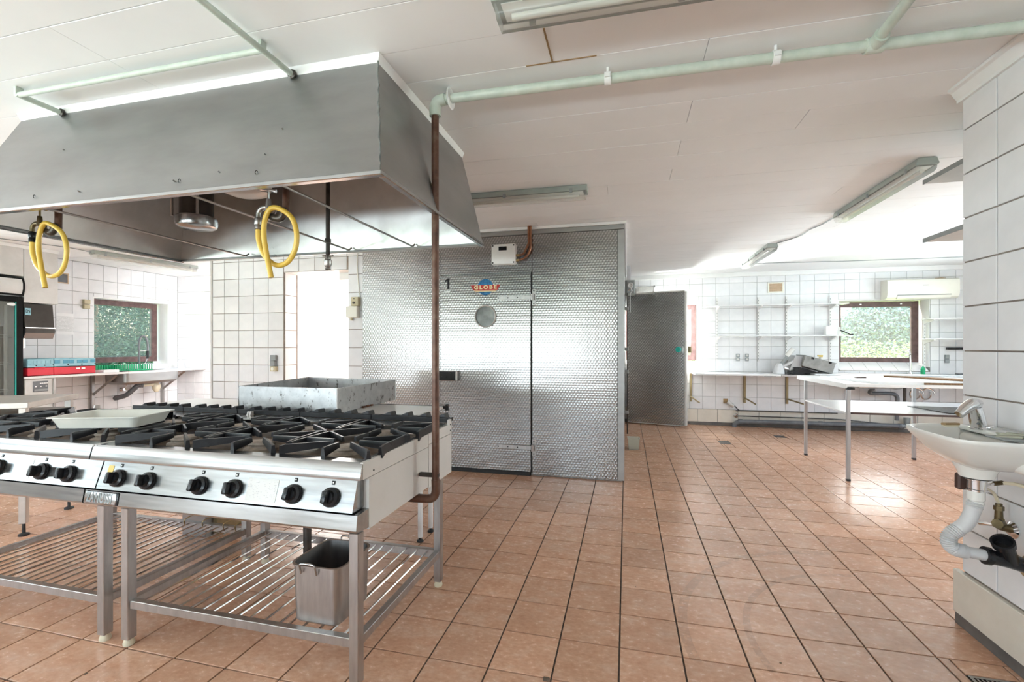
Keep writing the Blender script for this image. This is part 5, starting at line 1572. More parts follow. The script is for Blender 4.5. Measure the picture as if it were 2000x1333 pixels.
b.prism([(2.35, 5.14), (3.93, 5.14), (3.93, 6.0), (2.75, 6.32), (2.2, 6.1)], 'z', TZ + 0.001, TZ + 0.021)
b.build('panel', 'laminate', t_, smooth=0)
MB().box(2.72, 5.132, TZ + 0.001, 3.93, 5.14, TZ + 0.0205).build('raw_edge', 'chipboard', t_, smooth=0)
t_ = thing('chipboard_offcut', 'broken raw chipboard strip lying slantwise on the white panel of the work table', 'board', (2.9, 5.9, TZ + 0.022))
b = MB()
pts = [(2.80, 6.02), (2.88, 5.93), (2.95, 5.86), (3.0, 5.74), (3.05, 5.66), (3.12, 5.52), (3.17, 5.40), (3.3, 5.26), (3.42, 5.2), (3.6, 5.2), (3.42, 5.42), (3.28, 5.62), (3.12, 5.86), (2.92, 6.06)]
b.prism(pts, 'z', TZ + 0.0215, TZ + 0.036)
b.build('strip', 'chipboard', t_, smooth=0)
tag(MB().obox((2.46, 5.75, TZ + 0.027), (0.1, 0.05, 0.012), Matrix.Rotation(0.2, 4, 'Z'), 0.003).build('small_block', 'edge_brown'), 'small brown block lying on the white panel of the work table', 'block')
t_ = thing('black_sheet', 'thin black glass sheet lying on the lower shelf of the work table', 'sheet', (3.0, 5.4, 0.671))
b = MB()
b.prism([(2.98, 5.25), (3.55, 5.21), (3.72, 5.75), (2.91, 5.79)], 'z', 0.6712, 0.679)
b.build('sheet', 'black_plastic', t_, smooth=0)

# ------------------------------------------------------------------ along the back wall
# white counter and the steel sink counter
t_ = thing('wall_counter', 'white wall counter on olive metal brackets below the slim shelves', 'counter', (1.05, 7.7, 0.885))
MB().box(1.05, 7.70, 0.862, 2.262, 8.252, 0.89, 0.003).build('worktop', 'laminate', t_)
for xx in (1.052, 1.88):
    b = MB()
    b.box(xx - 0.016, 8.215, 0.39, xx + 0.016, 8.252, 0.86, 0.002)
    b.build('bracket_upright', 'olive_metal', t_)
    MB().tube([(xx, 8.22, 0.47), (xx + 0.1, 7.98, 0.40)], 0.012, 8).build('bracket_arm', 'olive_metal', t_)
MB().box(2.04, 7.715, 0.853, 2.20, 7.74, 0.862).build('edge_clip', 'socket_grey', t_)
t_ = thing('sink_counter', 'stainless steel sink counter under the right-hand window', 'counter', (2.27, 7.7, 0.88))
b = MB()
b.box(2.268, 7.70, 0.858, 3.30, 8.246, 0.888, 0.003).box(3.9, 7.70, 0.858, 5.0, 8.246, 0.888, 0.003)
b.box(3.30, 7.70, 0.858, 3.9, 7.80, 0.888, 0.003).box(3.30, 8.16, 0.858, 3.9, 8.246, 0.888, 0.003)
b.build('worktop', 'steel', t_)
vessel([(rrect(3.30, 7.80, 3.9, 8.16, 0.05), 0.885), (rrect(3.31, 7.81, 3.89, 8.15, 0.05), 0.70), (rrect(3.33, 7.83, 3.87, 8.13, 0.05), 0.69)], 'basin', 'steel', t_)
b = MB().box(2.485, 8.215, 0.39, 2.517, 8.252, 0.86, 0.002)
b.build('bracket_upright', 'olive_metal', t_)
MB().tube([(2.5, 8.22, 0.47), (2.66, 7.98, 0.42)], 0.012, 8).build('bracket_arm', 'olive_metal', t_)
MB().box(2.72, 7.72, 0.889, 5.0, 8.0, 0.905, 0.003).build('cover_board', 'laminate', t_, smooth=0)
MB().tube(catmull([(3.6, 8.02, 0.69), (3.6, 8.1, 0.60), (3.85, 8.12, 0.6), (3.95, 8.12, 0.56), (3.95, 8.12, 0.4), (3.95, 8.12, 0.2)], 5), 0.028, 12).build('waste_pipe', 'pipe_grey', t_)
MB().tube([(4.05, 8.12, 0.86), (4.05, 8.12, 0.45)], 0.018, 10).build('water_pipe', 'pipe_dark', t_)
for xx in (4.22, 4.36):
    MB().tube([(xx + 0.075 * math.cos(a * 0.42), 8.13 + 0.006 * a, 0.6 + 0.085 * math.sin(a * 0.42)) for a in range(17)], 0.011, 8).build('coiled_hose', 'chrome', t_)
t_ = thing('swan_neck_tap', 'chrome swan-neck tap by the right side of the back window', 'tap', (4.1, 8.1, 0.888))
MB().tube(catmull([(4.115, 8.1, 0.889), (4.112, 8.1, 1.1), (4.105, 8.1, 1.2), (4.085, 8.07, 1.255), (4.06, 8.02, 1.25), (4.05, 7.98, 1.19)], 6), 0.012, 12).build('spout', 'chrome', t_)
MB().lathe([(0.024, 0), (0.024, 0.03), (0.014, 0.05)], (4.115, 8.1, 0.889), (0, 0, 1), 16).build('tap_base', 'chrome', t_)


def bottle(name, x, y, z, h, r, m1, m2, label, trig=False, grp=None):
    t_ = thing(name, label, 'bottle', (x, y, z), group=grp)
    MB().lathe([(0, 0), (r * 0.9, 0), (r, 0.008), (r, h * 0.6), (r * 0.5, h * 0.78), (r * 0.38, h * 0.82), (r * 0.38, h * 0.88), (0, h * 0.88)], (x, y, z), (0, 0, 1), 18).build('bottle_body', m1, t_)
    if trig:
        MB().prism([(x - 0.045, z + h * 0.93), (x + 0.02, z + h * 0.88), (x + 0.025, z + h), (x - 0.045, z + h)], 'y', y - 0.012, y + 0.012).build('spray_head', m2, t_)
        MB().tube([(x - 0.01, y, z + h * 0.9), (x - 0.035, y, z + h * 0.82)], 0.005, 6).build('trigger', m2, t_)
    else:
        MB().cyl((x, y, z + h * 0.86), (x, y, z + h), r * 0.42, 12).build('cap', m2, t_)
    return t_


bottle('spray_bottle', 4.25, 8.06, 0.889, 0.15, 0.028, 'green_plastic', 'white_plastic', 'small green spray bottle with a white head beside the swan-neck tap', True)
bottle('cleaner_bottle', 2.945, 8.13, 0.888, 0.29, 0.045, 'white_plastic', 'sticker_yellow', 'white bottle with a yellow cap behind the tilted steel box', True)
tag(MB().box(4.62, 7.95, 0.906, 4.72, 8.02, 0.925, 0.004).build('scourer', 'pipe_grey'), 'dark scourer lying on the counter edge near the tiled wall corner', 'sponge')

# slicing machine parts: tilted steel box, black foot and grip
t_ = thing('slicing_machine', 'old steel slicing machine lying tilted on the back counter', 'machine', (2.3, 7.9, 0.89))
tilt = Matrix.Translation((2.57, 7.98, 1.02)) @ Matrix.Rotation(0.28, 4, 'Y')
b = MB()
b.box(0.0, -0.19, 0.0, 0.42, 0.19, 0.165, 0.004, mx=tilt)
b.build('steel_housing', 'worn_steel', t_, smooth=0)
MB().box(-0.004, -0.194, 0.16, 0.43, 0.194, 0.168, 0.002, mx=tilt).build('housing_lid', 'socket_grey', t_)
for xx in (0.09, 0.33):
    MB().box(xx, -0.2, 0.135, xx + 0.035, -0.19, 0.165, 0.004, mx=tilt).build('catch', 'black_plastic', t_)
b = MB()
b.prism([(2.42, 0.95), (2.58, 0.98), (2.63, 1.17), (2.50, 1.175)], 'y', 7.85, 8.1)
b.build('end_plate', 'alu_grey', t_, smooth=0)
MB().prism([(2.455, 0.892), (2.585, 0.892), (2.57, 1.0), (2.47, 1.0)], 'y', 7.83, 8.08).build('foot_block', 'black_plastic', t_)
MB().prism([(2.6, 0.892), (2.9, 0.892), (2.7, 0.96), (2.58, 1.0)], 'y', 7.9, 8.1).build('base_wedge', 'black_plastic', t_)
b = MB()
b.tube(catmull([(2.28, 7.92, 0.93), (2.32, 7.92, 1.03), (2.40, 7.92, 1.14), (2.45, 7.92, 1.21)], 5), 0.022, 12)
b.build('slicer_arm', 'socket_grey', t_)
MB().tube(catmull([(2.40, 7.915, 1.165), (2.455, 7.91, 1.235), (2.49, 7.91, 1.275)], 5), 0.035, 14).build('grip', 'porcelain', t_)
MB().tube(catmull([(2.34, 7.88, 1.0), (2.44, 7.87, 1.06), (2.50, 7.87, 1.1), (2.53, 7.87, 1.17)], 5), 0.019, 12).build('second_arm', 'flex_grey', t_)
vessel([(rrect(2.22, 7.84, 2.36, 8.0, 0.03), 0.892), (rrect(2.24, 7.86, 2.35, 7.98, 0.03), 1.0), (rrect(2.27, 7.89, 2.33, 7.95, 0.02), 1.05)], 'knuckle', 'flex_grey', t_)
MB().tube([(2.36, 7.9, 0.98), (2.47, 7.9, 0.95)], 0.024, 12).build('shaft', 'chrome', t_)

# slotted uprights with shelves
def shelf(name, x0, x1, z, brackets, label, grp, y0=7.975):
    t_ = thing(name, label, 'shelf', (x0, 8.0, z), group=grp)
    MB().box(x0, y0, z - 0.016, x1, 8.215, z, 0.002).build('shelf_board', 'laminate', t_, smooth=0)
    for xx in brackets:
        MB().prism([(8.225, z - 0.017), (y0 + 0.02, z - 0.017), (y0 + 0.02, z - 0.03), (8.20, z - 0.075), (8.225, z - 0.085)], 'x', xx - 0.012, xx + 0.012).build('bracket', 'white_enamel', t_, smooth=0)
    return t_


ups = (1.459, 2.083, 2.494, 3.112)
for k, xx in enumerate(ups + (4.36,)):
    b = MB()
    z0 = 1.07 if k < 4 else 0.95
    z1 = 2.11 if k < 4 else 1.75
    b.box(xx - 0.013, 8.225, z0, xx + 0.013, 8.25, z1, 0.002)
    o = b.build('shelf_upright', 'white_enamel')
    tag(o, ['leftmost white slotted upright above the white counter', 'second white slotted upright from the left on the back wall', 'third white slotted upright, behind the slicing machine', 'white slotted upright nearest the left side of the back window', 'white slotted upright right of the back window'][k], 'shelf upright', 'slotted shelf uprights on the back wall')
    b = MB()
    z = z0 + 0.03
    while z < z1 - 0.02:
        b.box(xx - 0.004, 8.222, z, xx + 0.004, 8.2255, z + 0.02)
        z += 0.05
    s_ = b.build('slots', 'socket_grey', o, smooth=0)
    s_['kind'] = 'stuff'
shelf('wall_shelf', 1.24, 3.27, 1.975, ups, 'upper long white shelf on the back wall, left of the window', 'slim white shelves on the back wall')
shelf('wall_shelf', 1.23, 3.27, 1.487, ups, 'lower long white shelf on the back wall, with small things at its right end', 'slim white shelves on the back wall')
shelf('wall_shelf', 4.30, 5.1, 1.725, (4.36,), 'upper short white shelf right of the back window', 'slim white shelves on the back wall')
shelf('wall_shelf', 4.30, 5.1, 1.43, (4.36,), 'lower short white shelf right of the back window', 'slim white shelves on the back wall')
tag(MB().box(2.99, 8.06, 1.488, 3.13, 8.16, 1.625, 0.004).build('paper_box', 'paper'), 'small white box at the right end of the lower long shelf', 'box')
t_ = thing('paper_towel_roll', 'thin white figure-like bottle beside the white box on the lower shelf', 'bottle', (3.18, 8.1, 1.488))
MB().lathe([(0, 0), (0.022, 0), (0.024, 0.06), (0.014, 0.09), (0.012, 0.12), (0, 0.125)], (3.185, 8.1, 1.488), (0, 0, 1), 14).build('bottle_body', 'porcelain', t_)
MB().tube(catmull([(3.185, 8.08, 1.56), (3.25, 8.05, 1.53), (3.30, 8.03, 1.495), (3.34, 8.02, 1.495)], 5), 0.008, 8).build('black_nozzle', 'black_plastic', t_)

# vent, sockets, air conditioner, dark rail
def vent(name, x0, x1, z0, z1, y, label):
    t_ = thing(name, label, 'vent', (x0, y, z0))
    w = 0.022
    b = MB()
    b.box(x0, y - 0.012, z0, x0 + w, y, z1, 0.002).box(x1 - w, y - 0.012, z0, x1, y, z1, 0.002).box(x0 + w, y - 0.012, z0, x1 - w, y, z0 + w, 0.002).box(x0 + w, y - 0.012, z1 - w, x1 - w, y, z1, 0.002)
    b.build('frame', 'cream_plastic', t_)
    MB().box(x0 + w, y - 0.003, z0 + w, x1 - w, y, z1 - w).build('backing', 'tan_vent', t_)
    n = 5
    for k in range(n):
        zz = z0 + w + (z1 - z0 - 2 * w) * (k + 0.5) / n
        MB().obox(((x0 + x1) / 2, y - 0.007, zz), (x1 - x0 - 2 * w, 0.003, 0.017), Matrix.Rotation(0.7, 4, 'X')).build('slat', 'tan_vent', t_)


vent('air_vent', 2.225, 2.46, 2.178, 2.35, 8.25, 'tan louvred air vent high on the back wall')
for k, (x0, x1) in enumerate(((1.752, 1.808), (1.889, 1.943))):
    t_ = thing('wall_socket', ['left of two grey double sockets over the white counter', 'right of two grey double sockets over the white counter'][k], 'socket', (x0, 8.25, 1.07), group='double sockets on the back wall')
    for zz in (1.072, 1.134):
        f_ = MB().box(x0, 8.228, zz, x1, 8.25, zz + 0.058, 0.004).build('faceplate', 'socket_grey', t_)
        MB().lathe([(0.017, 0.0), (0.017, -0.004), (0.0, -0.004)], ((x0 + x1) / 2, 8.227, zz + 0.03), (0, 1, 0), 14).build('insert', 'panel_pale', f_)
t_ = thing('wall_socket', 'grey double socket right of the back window', 'socket', (4.62, 8.25, 1.065), group='double sockets on the back wall')
for zz in (1.066, 1.128):
    MB().box(4.62, 8.228, zz, 4.675, 8.25, zz + 0.058, 0.004).build('faceplate', 'socket_grey', t_)
tag(MB().box(4.64, 8.2, 1.262, 5.05, 8.25, 1.298, 0.004).build('magnetic_rail', 'black_plastic'), 'black knife rail on the back wall right of the window', 'rail')
t_ = thing('air_conditioner', 'cream wall air conditioner above the back window', 'air conditioner', (3.80, 8.05, 2.02))
b = MB()
b.prism([(8.25, 2.025), (8.25, 2.315), (8.09, 2.315), (8.06, 2.30), (8.05, 2.27), (8.052, 2.10), (8.075, 2.045), (8.12, 2.022)], 'x', 3.80, 4.70)
b.build('casing', 'cream_plastic', t_)
MB().prism([(8.075, 2.075), (8.052, 2.083), (8.056, 2.072), (8.072, 2.055)], 'x', 3.93, 4.60).build('air_slot', 'socket_grey', t_)
MB().prism([(8.072, 2.06), (8.056, 2.07), (8.075, 2.03), (8.11, 2.02)], 'x', 3.93, 4.60).build('louvre', 'cream_plastic', t_)
MB().box(4.25, 8.046, 2.215, 4.315, 8.052, 2.221).build('maker_mark', 'socket_grey', t_)
tag(MB().tube([(4.45, 8.15, 2.322), (4.52, 8.14, 2.326), (4.58, 8.15, 2.322)], 0.008, 6).build('wood_offcut', 'wood_brown'), 'small wooden stick lying on top of the air conditioner', 'stick')

# pipes at the foot of the back wall
t_ = thing('waste_pipe_run', 'thick dark grey waste pipe lying along the foot of the back wall', 'pipe', (1.75, 8.15, 0.05))
MB().tube(catmull([(1.70, 8.16, 0.0), (1.72, 8.16, 0.05), (1.78, 8.16, 0.085), (1.86, 8.16, 0.092)], 5) + [Vector((4.05, 8.16, 0.11))], 0.036, 14).build('pipe', 'pipe_grey', t_)
b = MB()
for xx in (1.8, 2.95, 4.02):
    b.tube([(xx - 0.03, 8.16, 0.091 + (xx - 1.8) * 0.008), (xx + 0.03, 8.16, 0.091 + (xx - 1.8) * 0.008)], 0.041, 14)
b.build('socket_collar', 'pipe_grey', t_)
MB().tube([(4.02, 8.16, 0.11), (4.1, 8.16, 0.115), (4.1, 8.16, 0.24)], 0.042, 12).build('riser', 'socket_grey', t_)
for k, (pts, lab) in enumerate((([(1.62, 8.2, 0.40), (1.70, 8.2, 0.36), (1.79, 8.2, 0.27), (1.86, 8.205, 0.262), (3.2, 8.205, 0.268)], 'upper thin dark water pipe along the back wall, rising to the broken outlet'),
                                 ([(1.75, 8.2, 0.175), (1.86, 8.205, 0.175), (3.0, 8.205, 0.175), (3.4, 8.205, 0.16), (3.9, 8.2, 0.12)], 'lower thin dark water pipe along the back wall, just above the waste pipe'))):
    tag(MB().tube(catmull(pts, 6), 0.009, 8).build('water_pipe', 'pipe_dark'), lab, 'pipe', 'thin water pipes at the foot of the back wall')
t_ = thing('pipe_outlet', 'broken wall outlet with white plug fittings at the left end of the thin pipes', 'outlet', (1.6, 8.24, 0.36))
MB().box(1.56, 8.235, 0.37, 1.63, 8.252, 0.45, 0.003).build('hole_plate', 'wood_brown', t_)
MB().tube([(1.62, 8.22, 0.40), (1.71, 8.21, 0.33)], 0.03, 12).build('elbow', 'panel_pale', t_)
MB().lathe([(0.0, 0.0), (0.035, 0.0), (0.035, 0.02), (0.015, 0.035), (0, 0.035)], (1.75, 8.25, 0.175), (0, -1, 0), 16).build('wall_rose', 'chrome', t_)

# shelves fixed behind the near wall
for k, (z, lab) in enumerate(((1.95, 'lower grey wall shelf jutting out from behind the near tiled wall'), (2.307, 'upper grey wall shelf jutting out from behind the near tiled wall'))):
    t_ = thing('corner_shelf', lab, 'shelf', (1.77, 2.76, z), group='grey shelves behind the near wall')
    MB().box(1.77, 2.758, z, 3.2, 3.345, z + 0.02, 0.002).build('shelf_board', 'panel_pale', t_, smooth=0)
    MB().box(1.765, 2.758, z - 0.002, 1.77, 3.35, z + 0.024).build('edge_strip', 'socket_grey', t_, smooth=0)
    for xx in (2.1, 2.9):
        MB().prism([(2.752, z - 0.001), (3.2, z - 0.001), (3.2, z - 0.01), (2.78, z - 0.14), (2.752, z - 0.14)], 'x', xx - 0.01, xx + 0.01).build('bracket', 'socket_grey', t_, smooth=0)

# fittings on the middle wall
t_ = thing('control_switch', 'beige switch boxes joined together, right of the bright doorway', 'switch', (-3.05, 4.6, 1.63))
MB().box(-2.985, 4.56, 1.765, -2.895, 4.619, 1.865, 0.006).build('upper_box', 'beige_plastic', t_)
MB().box(-3.048, 4.555, 1.635, -2.905, 4.619, 1.762, 0.006).build('lower_box', 'cream_plastic', t_)
MB().cyl((-3.0, 4.6, 1.605), (-3.0, 4.6, 1.636), 0.017, 12).build('gland', 'beige_plastic', t_)
MB().lathe([(0.013, 0), (0.013, 0.012), (0.009, 0.014), (0, 0.014)], (-2.945, 4.56, 1.80), (0, -1, 0), 16).build('push_button', 'pipe_dark', t_)
MB().lathe([(0.006, 0), (0.005, 0.004), (0, 0.004)], (-2.945, 4.56, 1.845), (0, -1, 0), 10).build('pilot_light', 'pipe_dark', t_)
MB().tube(catmull([(-2.90, 4.61, 1.86), (-2.92, 4.612, 2.0), (-2.935, 4.612, 2.2), (-2.935, 4.612, 2.5)], 5), 0.005, 6).build('cable', 'cream_plastic', t_)
t_ = thing('wall_switch', 'grey wall switch with a beige socket below it, left of the bright doorway', 'switch', (-4.075, 4.6, 1.02))
MB().box(-4.075, 4.582, 1.145, -4.0, 4.62, 1.21, 0.004).build('switch_plate', 'socket_grey', t_)
MB().box(-4.068, 4.572, 1.08, -4.005, 4.62, 1.143, 0.004).build('switch_cover', 'socket_grey', t_)
sk = MB().box(-4.065, 4.572, 1.018, -3.993, 4.62, 1.078, 0.004).build('socket', 'beige_plastic', t_)
MB().lathe([(0.02, 0.0), (0.02, -0.004), (0, -0.004)], (-4.03, 4.571, 1.048), (0, 1, 0), 16).build('socket_insert', 'cream_plastic', sk)

# ------------------------------------------------------------------ left wall: counter, sink, dishwasher, fridge
KX, KZ = -6.985, 0.948
t_ = thing('window_counter', 'white counter running under the left window to the alcove corner', 'counter', (-7.6, 3.9, KZ))
b = MB()
b.box(XL, 3.95, KZ - 0.03, KX, 5.13, KZ, 0.004).box(XL, 5.13, KZ - 0.03, -7.44, 5.93, KZ).box(KX - 0.04, 5.13, KZ - 0.03, KX, 5.93, KZ).box(XL, 5.93, KZ - 0.03, KX, 6.405, KZ, 0.004)
b.build('worktop', 'white_enamel', t_)
vessel([(rrect(-7.44, 5.13, KX - 0.04, 5.93, 0.06), KZ - 0.004), (rrect(-7.43, 5.14, KX - 0.045, 5.92, 0.06), KZ - 0.15), (rrect(-7.40, 5.17, KX - 0.07, 5.89, 0.05), KZ - 0.185),
        (rrect(-7.41, 5.15, KX - 0.06, 5.91, 0.06), KZ - 0.195), (rrect(-7.445, 5.115, KX - 0.025, 5.945, 0.07), KZ - 0.16), (rrect(-7.45, 5.11, KX - 0.02, 5.95, 0.07), KZ - 0.031)], 'sink_bowl', 'steel_matt', t_)
for yy in (5.07, 6.12):
    MB().box(XL + 0.004, yy - 0.02, 0.0, XL + 0.045, yy + 0.02, KZ - 0.03, 0.002).build('bracket_upright', 'steel_leg', t_)
    MB().tube([(XL + 0.03, yy, 0.60), (KX - 0.13, yy, KZ - 0.045)], 0.019, 4).build('bracket_arm', 'steel_leg', t_, smooth=0)
b = MB()
b.tube([(-7.25, 5.75, KZ - 0.19), (-7.25, 5.75, KZ - 0.235)], 0.035, 16)
b.lathe([(0.055, 0.02), (0.06, 0), (0.05, -0.06), (0.025, -0.095), (0, -0.1)], (-7.25, 5.75, KZ - 0.26), (0, 0, 1), 18)
b.tube([(-7.25, 5.75, KZ - 0.235), (-7.27, 5.55, KZ - 0.24)], 0.024, 12)
b.build('bottle_trap', 'hose_cream', t_)
pts = catmull([(-7.27, 5.56, KZ - 0.24), (-7.3, 5.5, KZ - 0.24), (-7.34, 5.46, KZ - 0.3), (-7.42, 5.42, KZ - 0.38), (-7.55, 5.40, KZ - 0.42), (-7.61, 5.4, KZ - 0.43)], 7)
MB().tube(pts, [0.034 + (0.004 if i % 2 else 0) for i in range(len(pts))], 12).build('trap_hose', 'pipe_grey', t_)
for yy in (5.48, 5.66):
    MB().lathe([(0.03, 0.0), (0.03, 0.01), (0.015, 0.02), (0.015, 0.05), (0.024, 0.055), (0.024, 0.08), (0, 0.082)], (XL, yy, 0.645), (1, 0, 0), 16).build('stop_valve', 'chrome', t_)
    MB().tube(catmull([(XL + 0.06, yy, 0.655), (XL + 0.09, yy + 0.04, 0.75), (XL + 0.08, yy + 0.1, 0.9)], 5), 0.006, 6).build('supply_hose', 'chrome', t_)
t_ = thing('spring_tap', 'dark spring tap arching over the sink in front of the left window', 'tap', (-7.42, 5.62, KZ))
MB().tube(catmull([(-7.42, 5.61, KZ), (-7.42, 5.61, 1.2), (-7.42, 5.61, 1.36), (-7.415, 5.63, 1.45), (-7.41, 5.665, 1.475), (-7.40, 5.70, 1.45), (-7.395, 5.722, 1.36), (-7.39, 5.725, 1.24)], 6), 0.016, 12).build('spring', 'pipe_grey', t_)
MB().lathe([(0.018, 0.12), (0.022, 0.08), (0.016, 0.03), (0.022, 0.0), (0.0, 0.0)], (-7.39, 5.72, 1.12), (0, 0, 1), 14).build('spray_head', 'black_plastic', t_)
MB().tube([(-7.42, 5.61, 1.245), (-7.39, 5.725, 1.245)], 0.006, 8).build('head_holder', 'chrome', t_)
MB().tube(catmull([(-7.41, 5.63, KZ + 0.05), (-7.4, 5.69, KZ + 0.1), (-7.39, 5.72, 1.13)], 5), 0.007, 8).build('side_hose', 'chrome', t_)
b = MB().lathe([(0.03, 0), (0.03, 0.02), (0.02, 0.03), (0.02, 0.07), (0, 0.07)], (-7.42, 5.64, KZ), (0, 0, 1), 16)
b.build('tap_base', 'black_plastic', t_)
bottle('soap_bottle', -7.3, 6.2, KZ, 0.17, 0.04, 'white_plastic', 'white_plastic', 'white soap bottle in the alcove corner at the end of the window counter')

# dish racks
def dish_rack(name, y0, y1, z, body, holes_mat, label, windows):
    t_ = thing(name, label, 'dish rack', (-7.25, (y0 + y1) / 2, z), group='dish racks on the window counter')
    h = 0.106 if windows else 0.1
    x0, x1 = -7.48, -7.0
    b = MB()
    b.box(x0, y0, z, x1, y0 + 0.008, z + h).box(x0, y1 - 0.008, z, x1, y1, z + h).box(x0, y0, z, x0 + 0.008, y1, z + h).box(x1 - 0.008, y0 + 0.008, z, x1, y1 - 0.008, z + h)
    b.box(x0, y0, z, x1, y1, z + 0.008)
    b.build('rack_body', body, t_, smooth=0)
    if windows:
        n = 3
        for k in range(n):
            c_ = y0 + (y1 - y0) * (k + 0.5) / n
            for s_ in (-1, 1):
                wv = (y1 - y0) / n * 0.27
                MB().box(x1 - 0.001, c_ + s_ * wv * 1.1 - wv * 0.7, z + 0.045, x1 + 0.004, c_ + s_ * wv * 1.1 + wv * 0.7, z + 0.088, 0.003).build('window_recess', holes_mat, t_)
            MB().lathe([(0, 0.003), (0.008, 0.002), (0.008, 0)], (x1, c_ + (y1 - y0) / n * 0.46, z + 0.028), (1, 0, 0), 10).build('peg_hole', 'black_plastic', t_)
    return t_


r1 = dish_rack('dish_rack', 3.985, 4.243, KZ + 0.001, 'red_plastic', None, 'red dish rack base next to the fridge, under a blue rack', False)
r2 = dish_rack('dish_rack', 4.25, 4.715, KZ + 0.001, 'red_plastic', None, 'long red dish rack base with two white clips, nearer the left window', False)
for yy in (4.51, 4.57):
    MB().box(-7.0, yy - 0.022, KZ + 0.065, -6.995, yy + 0.022, KZ + 0.085, 0.002).build('white_clip', 'paper', r2)
MB().obox((-6.998, 4.10, KZ + 0.098), (0.012, 0.11, 0.018), None, 0.004).build('grip_edge', 'red_plastic', r1)
dish_rack('dish_rack', 3.985, 4.243, KZ + 0.103, 'blue_plastic', 'blue_plastic', 'pale blue upper dish rack next to the fridge', True)
dish_rack('dish_rack', 4.25, 4.715, KZ + 0.103, 'blue_plastic', 'blue_dark', 'long pale blue upper dish rack with dark blue windows, nearer the left window', True)
# green peg racks
for k, (y0, y1, x1, lab) in enumerate(((4.79, 5.12, -7.2, 'green peg rack lying behind, left of the other green rack'), (5.06, 5.58, -7.1, 'green peg rack lying in front of the left window by the spring tap'))):
    t_ = thing('peg_rack', lab, 'rack', (x1, y0, KZ), group='green peg racks')
    MB().box(x1 - 0.28, y0, KZ + 0.001, x1, y1, KZ + 0.018, 0.003).build('rack_base', 'green_plastic', t_)
    b = MB()
    n = int((y1 - y0) / 0.031)
    for i in range(n):
        yy = y0 + 0.012 + (y1 - y0 - 0.024) * i / (n - 1)
        for xx in (x1 - 0.012, x1 - 0.10, x1 - 0.19, x1 - 0.27):
            b.box(xx - 0.005, yy - 0.006, KZ + 0.018, xx + 0.005, yy + 0.006, KZ + 0.095)
    o = b.build('pegs', 'green_plastic', t_, smooth=0)
    o['kind'] = 'stuff'
tag(MB().box(-7.16, 4.82, KZ + 0.0005, -7.0, 5.02, KZ + 0.035, 0.004).build('white_box', 'paper'), 'small white box on the window counter in front of the green racks', 'box')
tag(MB().box(-7.06, 5.05, KZ + 0.0005, -6.99, 5.16, KZ + 0.014, 0.003).build('black_mat', 'black_rubber'), 'flat black mat on the window counter edge beside the white box', 'mat')

# hood-type dishwasher
t_ = thing('dishwasher', 'pass-through dishwasher with a dark raised hood and a control panel, by the fridge', 'dishwasher', (-7.3, 3.95, 0))
MB().box(-7.58, 3.96, 0.02, -7.0, 4.255, KZ - 0.034, 0.006).build('base_cabinet', 'panel_pale', t_, smooth=0)
MB().box(-7.0, 4.235, 0.02, -6.985, 4.262, KZ - 0.034, 0.003).build('cabinet_post', 'steel_leg', t_)
cp = MB().box(-7.0, 4.035, 0.755, -6.994, 4.185, 0.885, 0.002).build('control_panel', 'pipe_grey', t_, smooth=0)
b = MB()
for yy, zz in ((4.108, 0.858), (4.128, 0.858), (4.150, 0.858), (4.172, 0.858), (4.06, 0.82), (4.11, 0.82), (4.165, 0.82)):
    b.box(-6.995, yy - 0.008, zz - 0.006, -6.991, yy + 0.008, zz + 0.006)
b.build('buttons', 'paper', cp, smooth=0)
MB().box(-6.994, 4.045, 0.765, -6.992, 4.178, 0.788).build('panel_stripe', 'socket_grey', cp, smooth=0)
b = MB()
b.prism([(-7.55, 1.83), (-7.02, 1.83), (-6.99, 1.545), (-7.55, 1.545)], 'y', 3.955, 4.245)
hd = b.build('hood', 'dish_dark', t_, smooth=0)
MB().box(-7.55, 3.955, 1.533, -6.978, 4.252, 1.546, 0.002).build('hood_rail', 'chrome', t_)
MB().prism([(-7.55, 1.532), (-6.985, 1.532), (-6.985, 1.475), (-7.02, 1.41), (-7.55, 1.41)], 'y', 3.955, 4.248).build('hood_lip', 'steel_matt', t_, smooth=0)
MB().box(-6.988, 3.955, 1.475, -6.982, 4.246, 1.532).build('lip_band', 'dish_dark', t_, smooth=0)
MB().cyl((-7.12, 3.995, 1.295), (-7.12, 3.995, 1.41), 0.035, 18).build('hood_post', 'chrome', t_)
pl = MB().prism([(-7.0, 1.775), (-6.992, 1.775), (-6.992, 1.69), (-7.0, 1.69)], 'y', 3.957, 4.012).build('maker_plate', 'blue_plastic', hd)
RYZ = Matrix.Rotation(PI / 2, 4, 'Z') @ RX
text('maker_lettering', 'EN', 0.05, (-6.9915, 3.983, 1.735), RYZ, 'black_plastic', pl, 0.0008, sx=0.72)
t_ = thing('duct_casing', 'pale sheet metal casing between the dishwasher hood and the ceiling', 'casing', (-7.3, 3.5, 1.84))
MB().box(-7.58, 3.95, 1.842, -6.995, 4.287, CB - 0.002, 0.003).build('casing_panel', 'panel_pale', t_, smooth=0)
MB().box(-7.58, 3.0, 2.15, -6.998, 3.945, CB - 0.002, 0.003).build('casing_panel', 'panel_pale', t_, smooth=0)
MB().box(-7.0, 3.0, CB - 0.045, -6.985, 4.292, CB - 0.002, 0.003).build('top_trim', 'white_trim', t_)

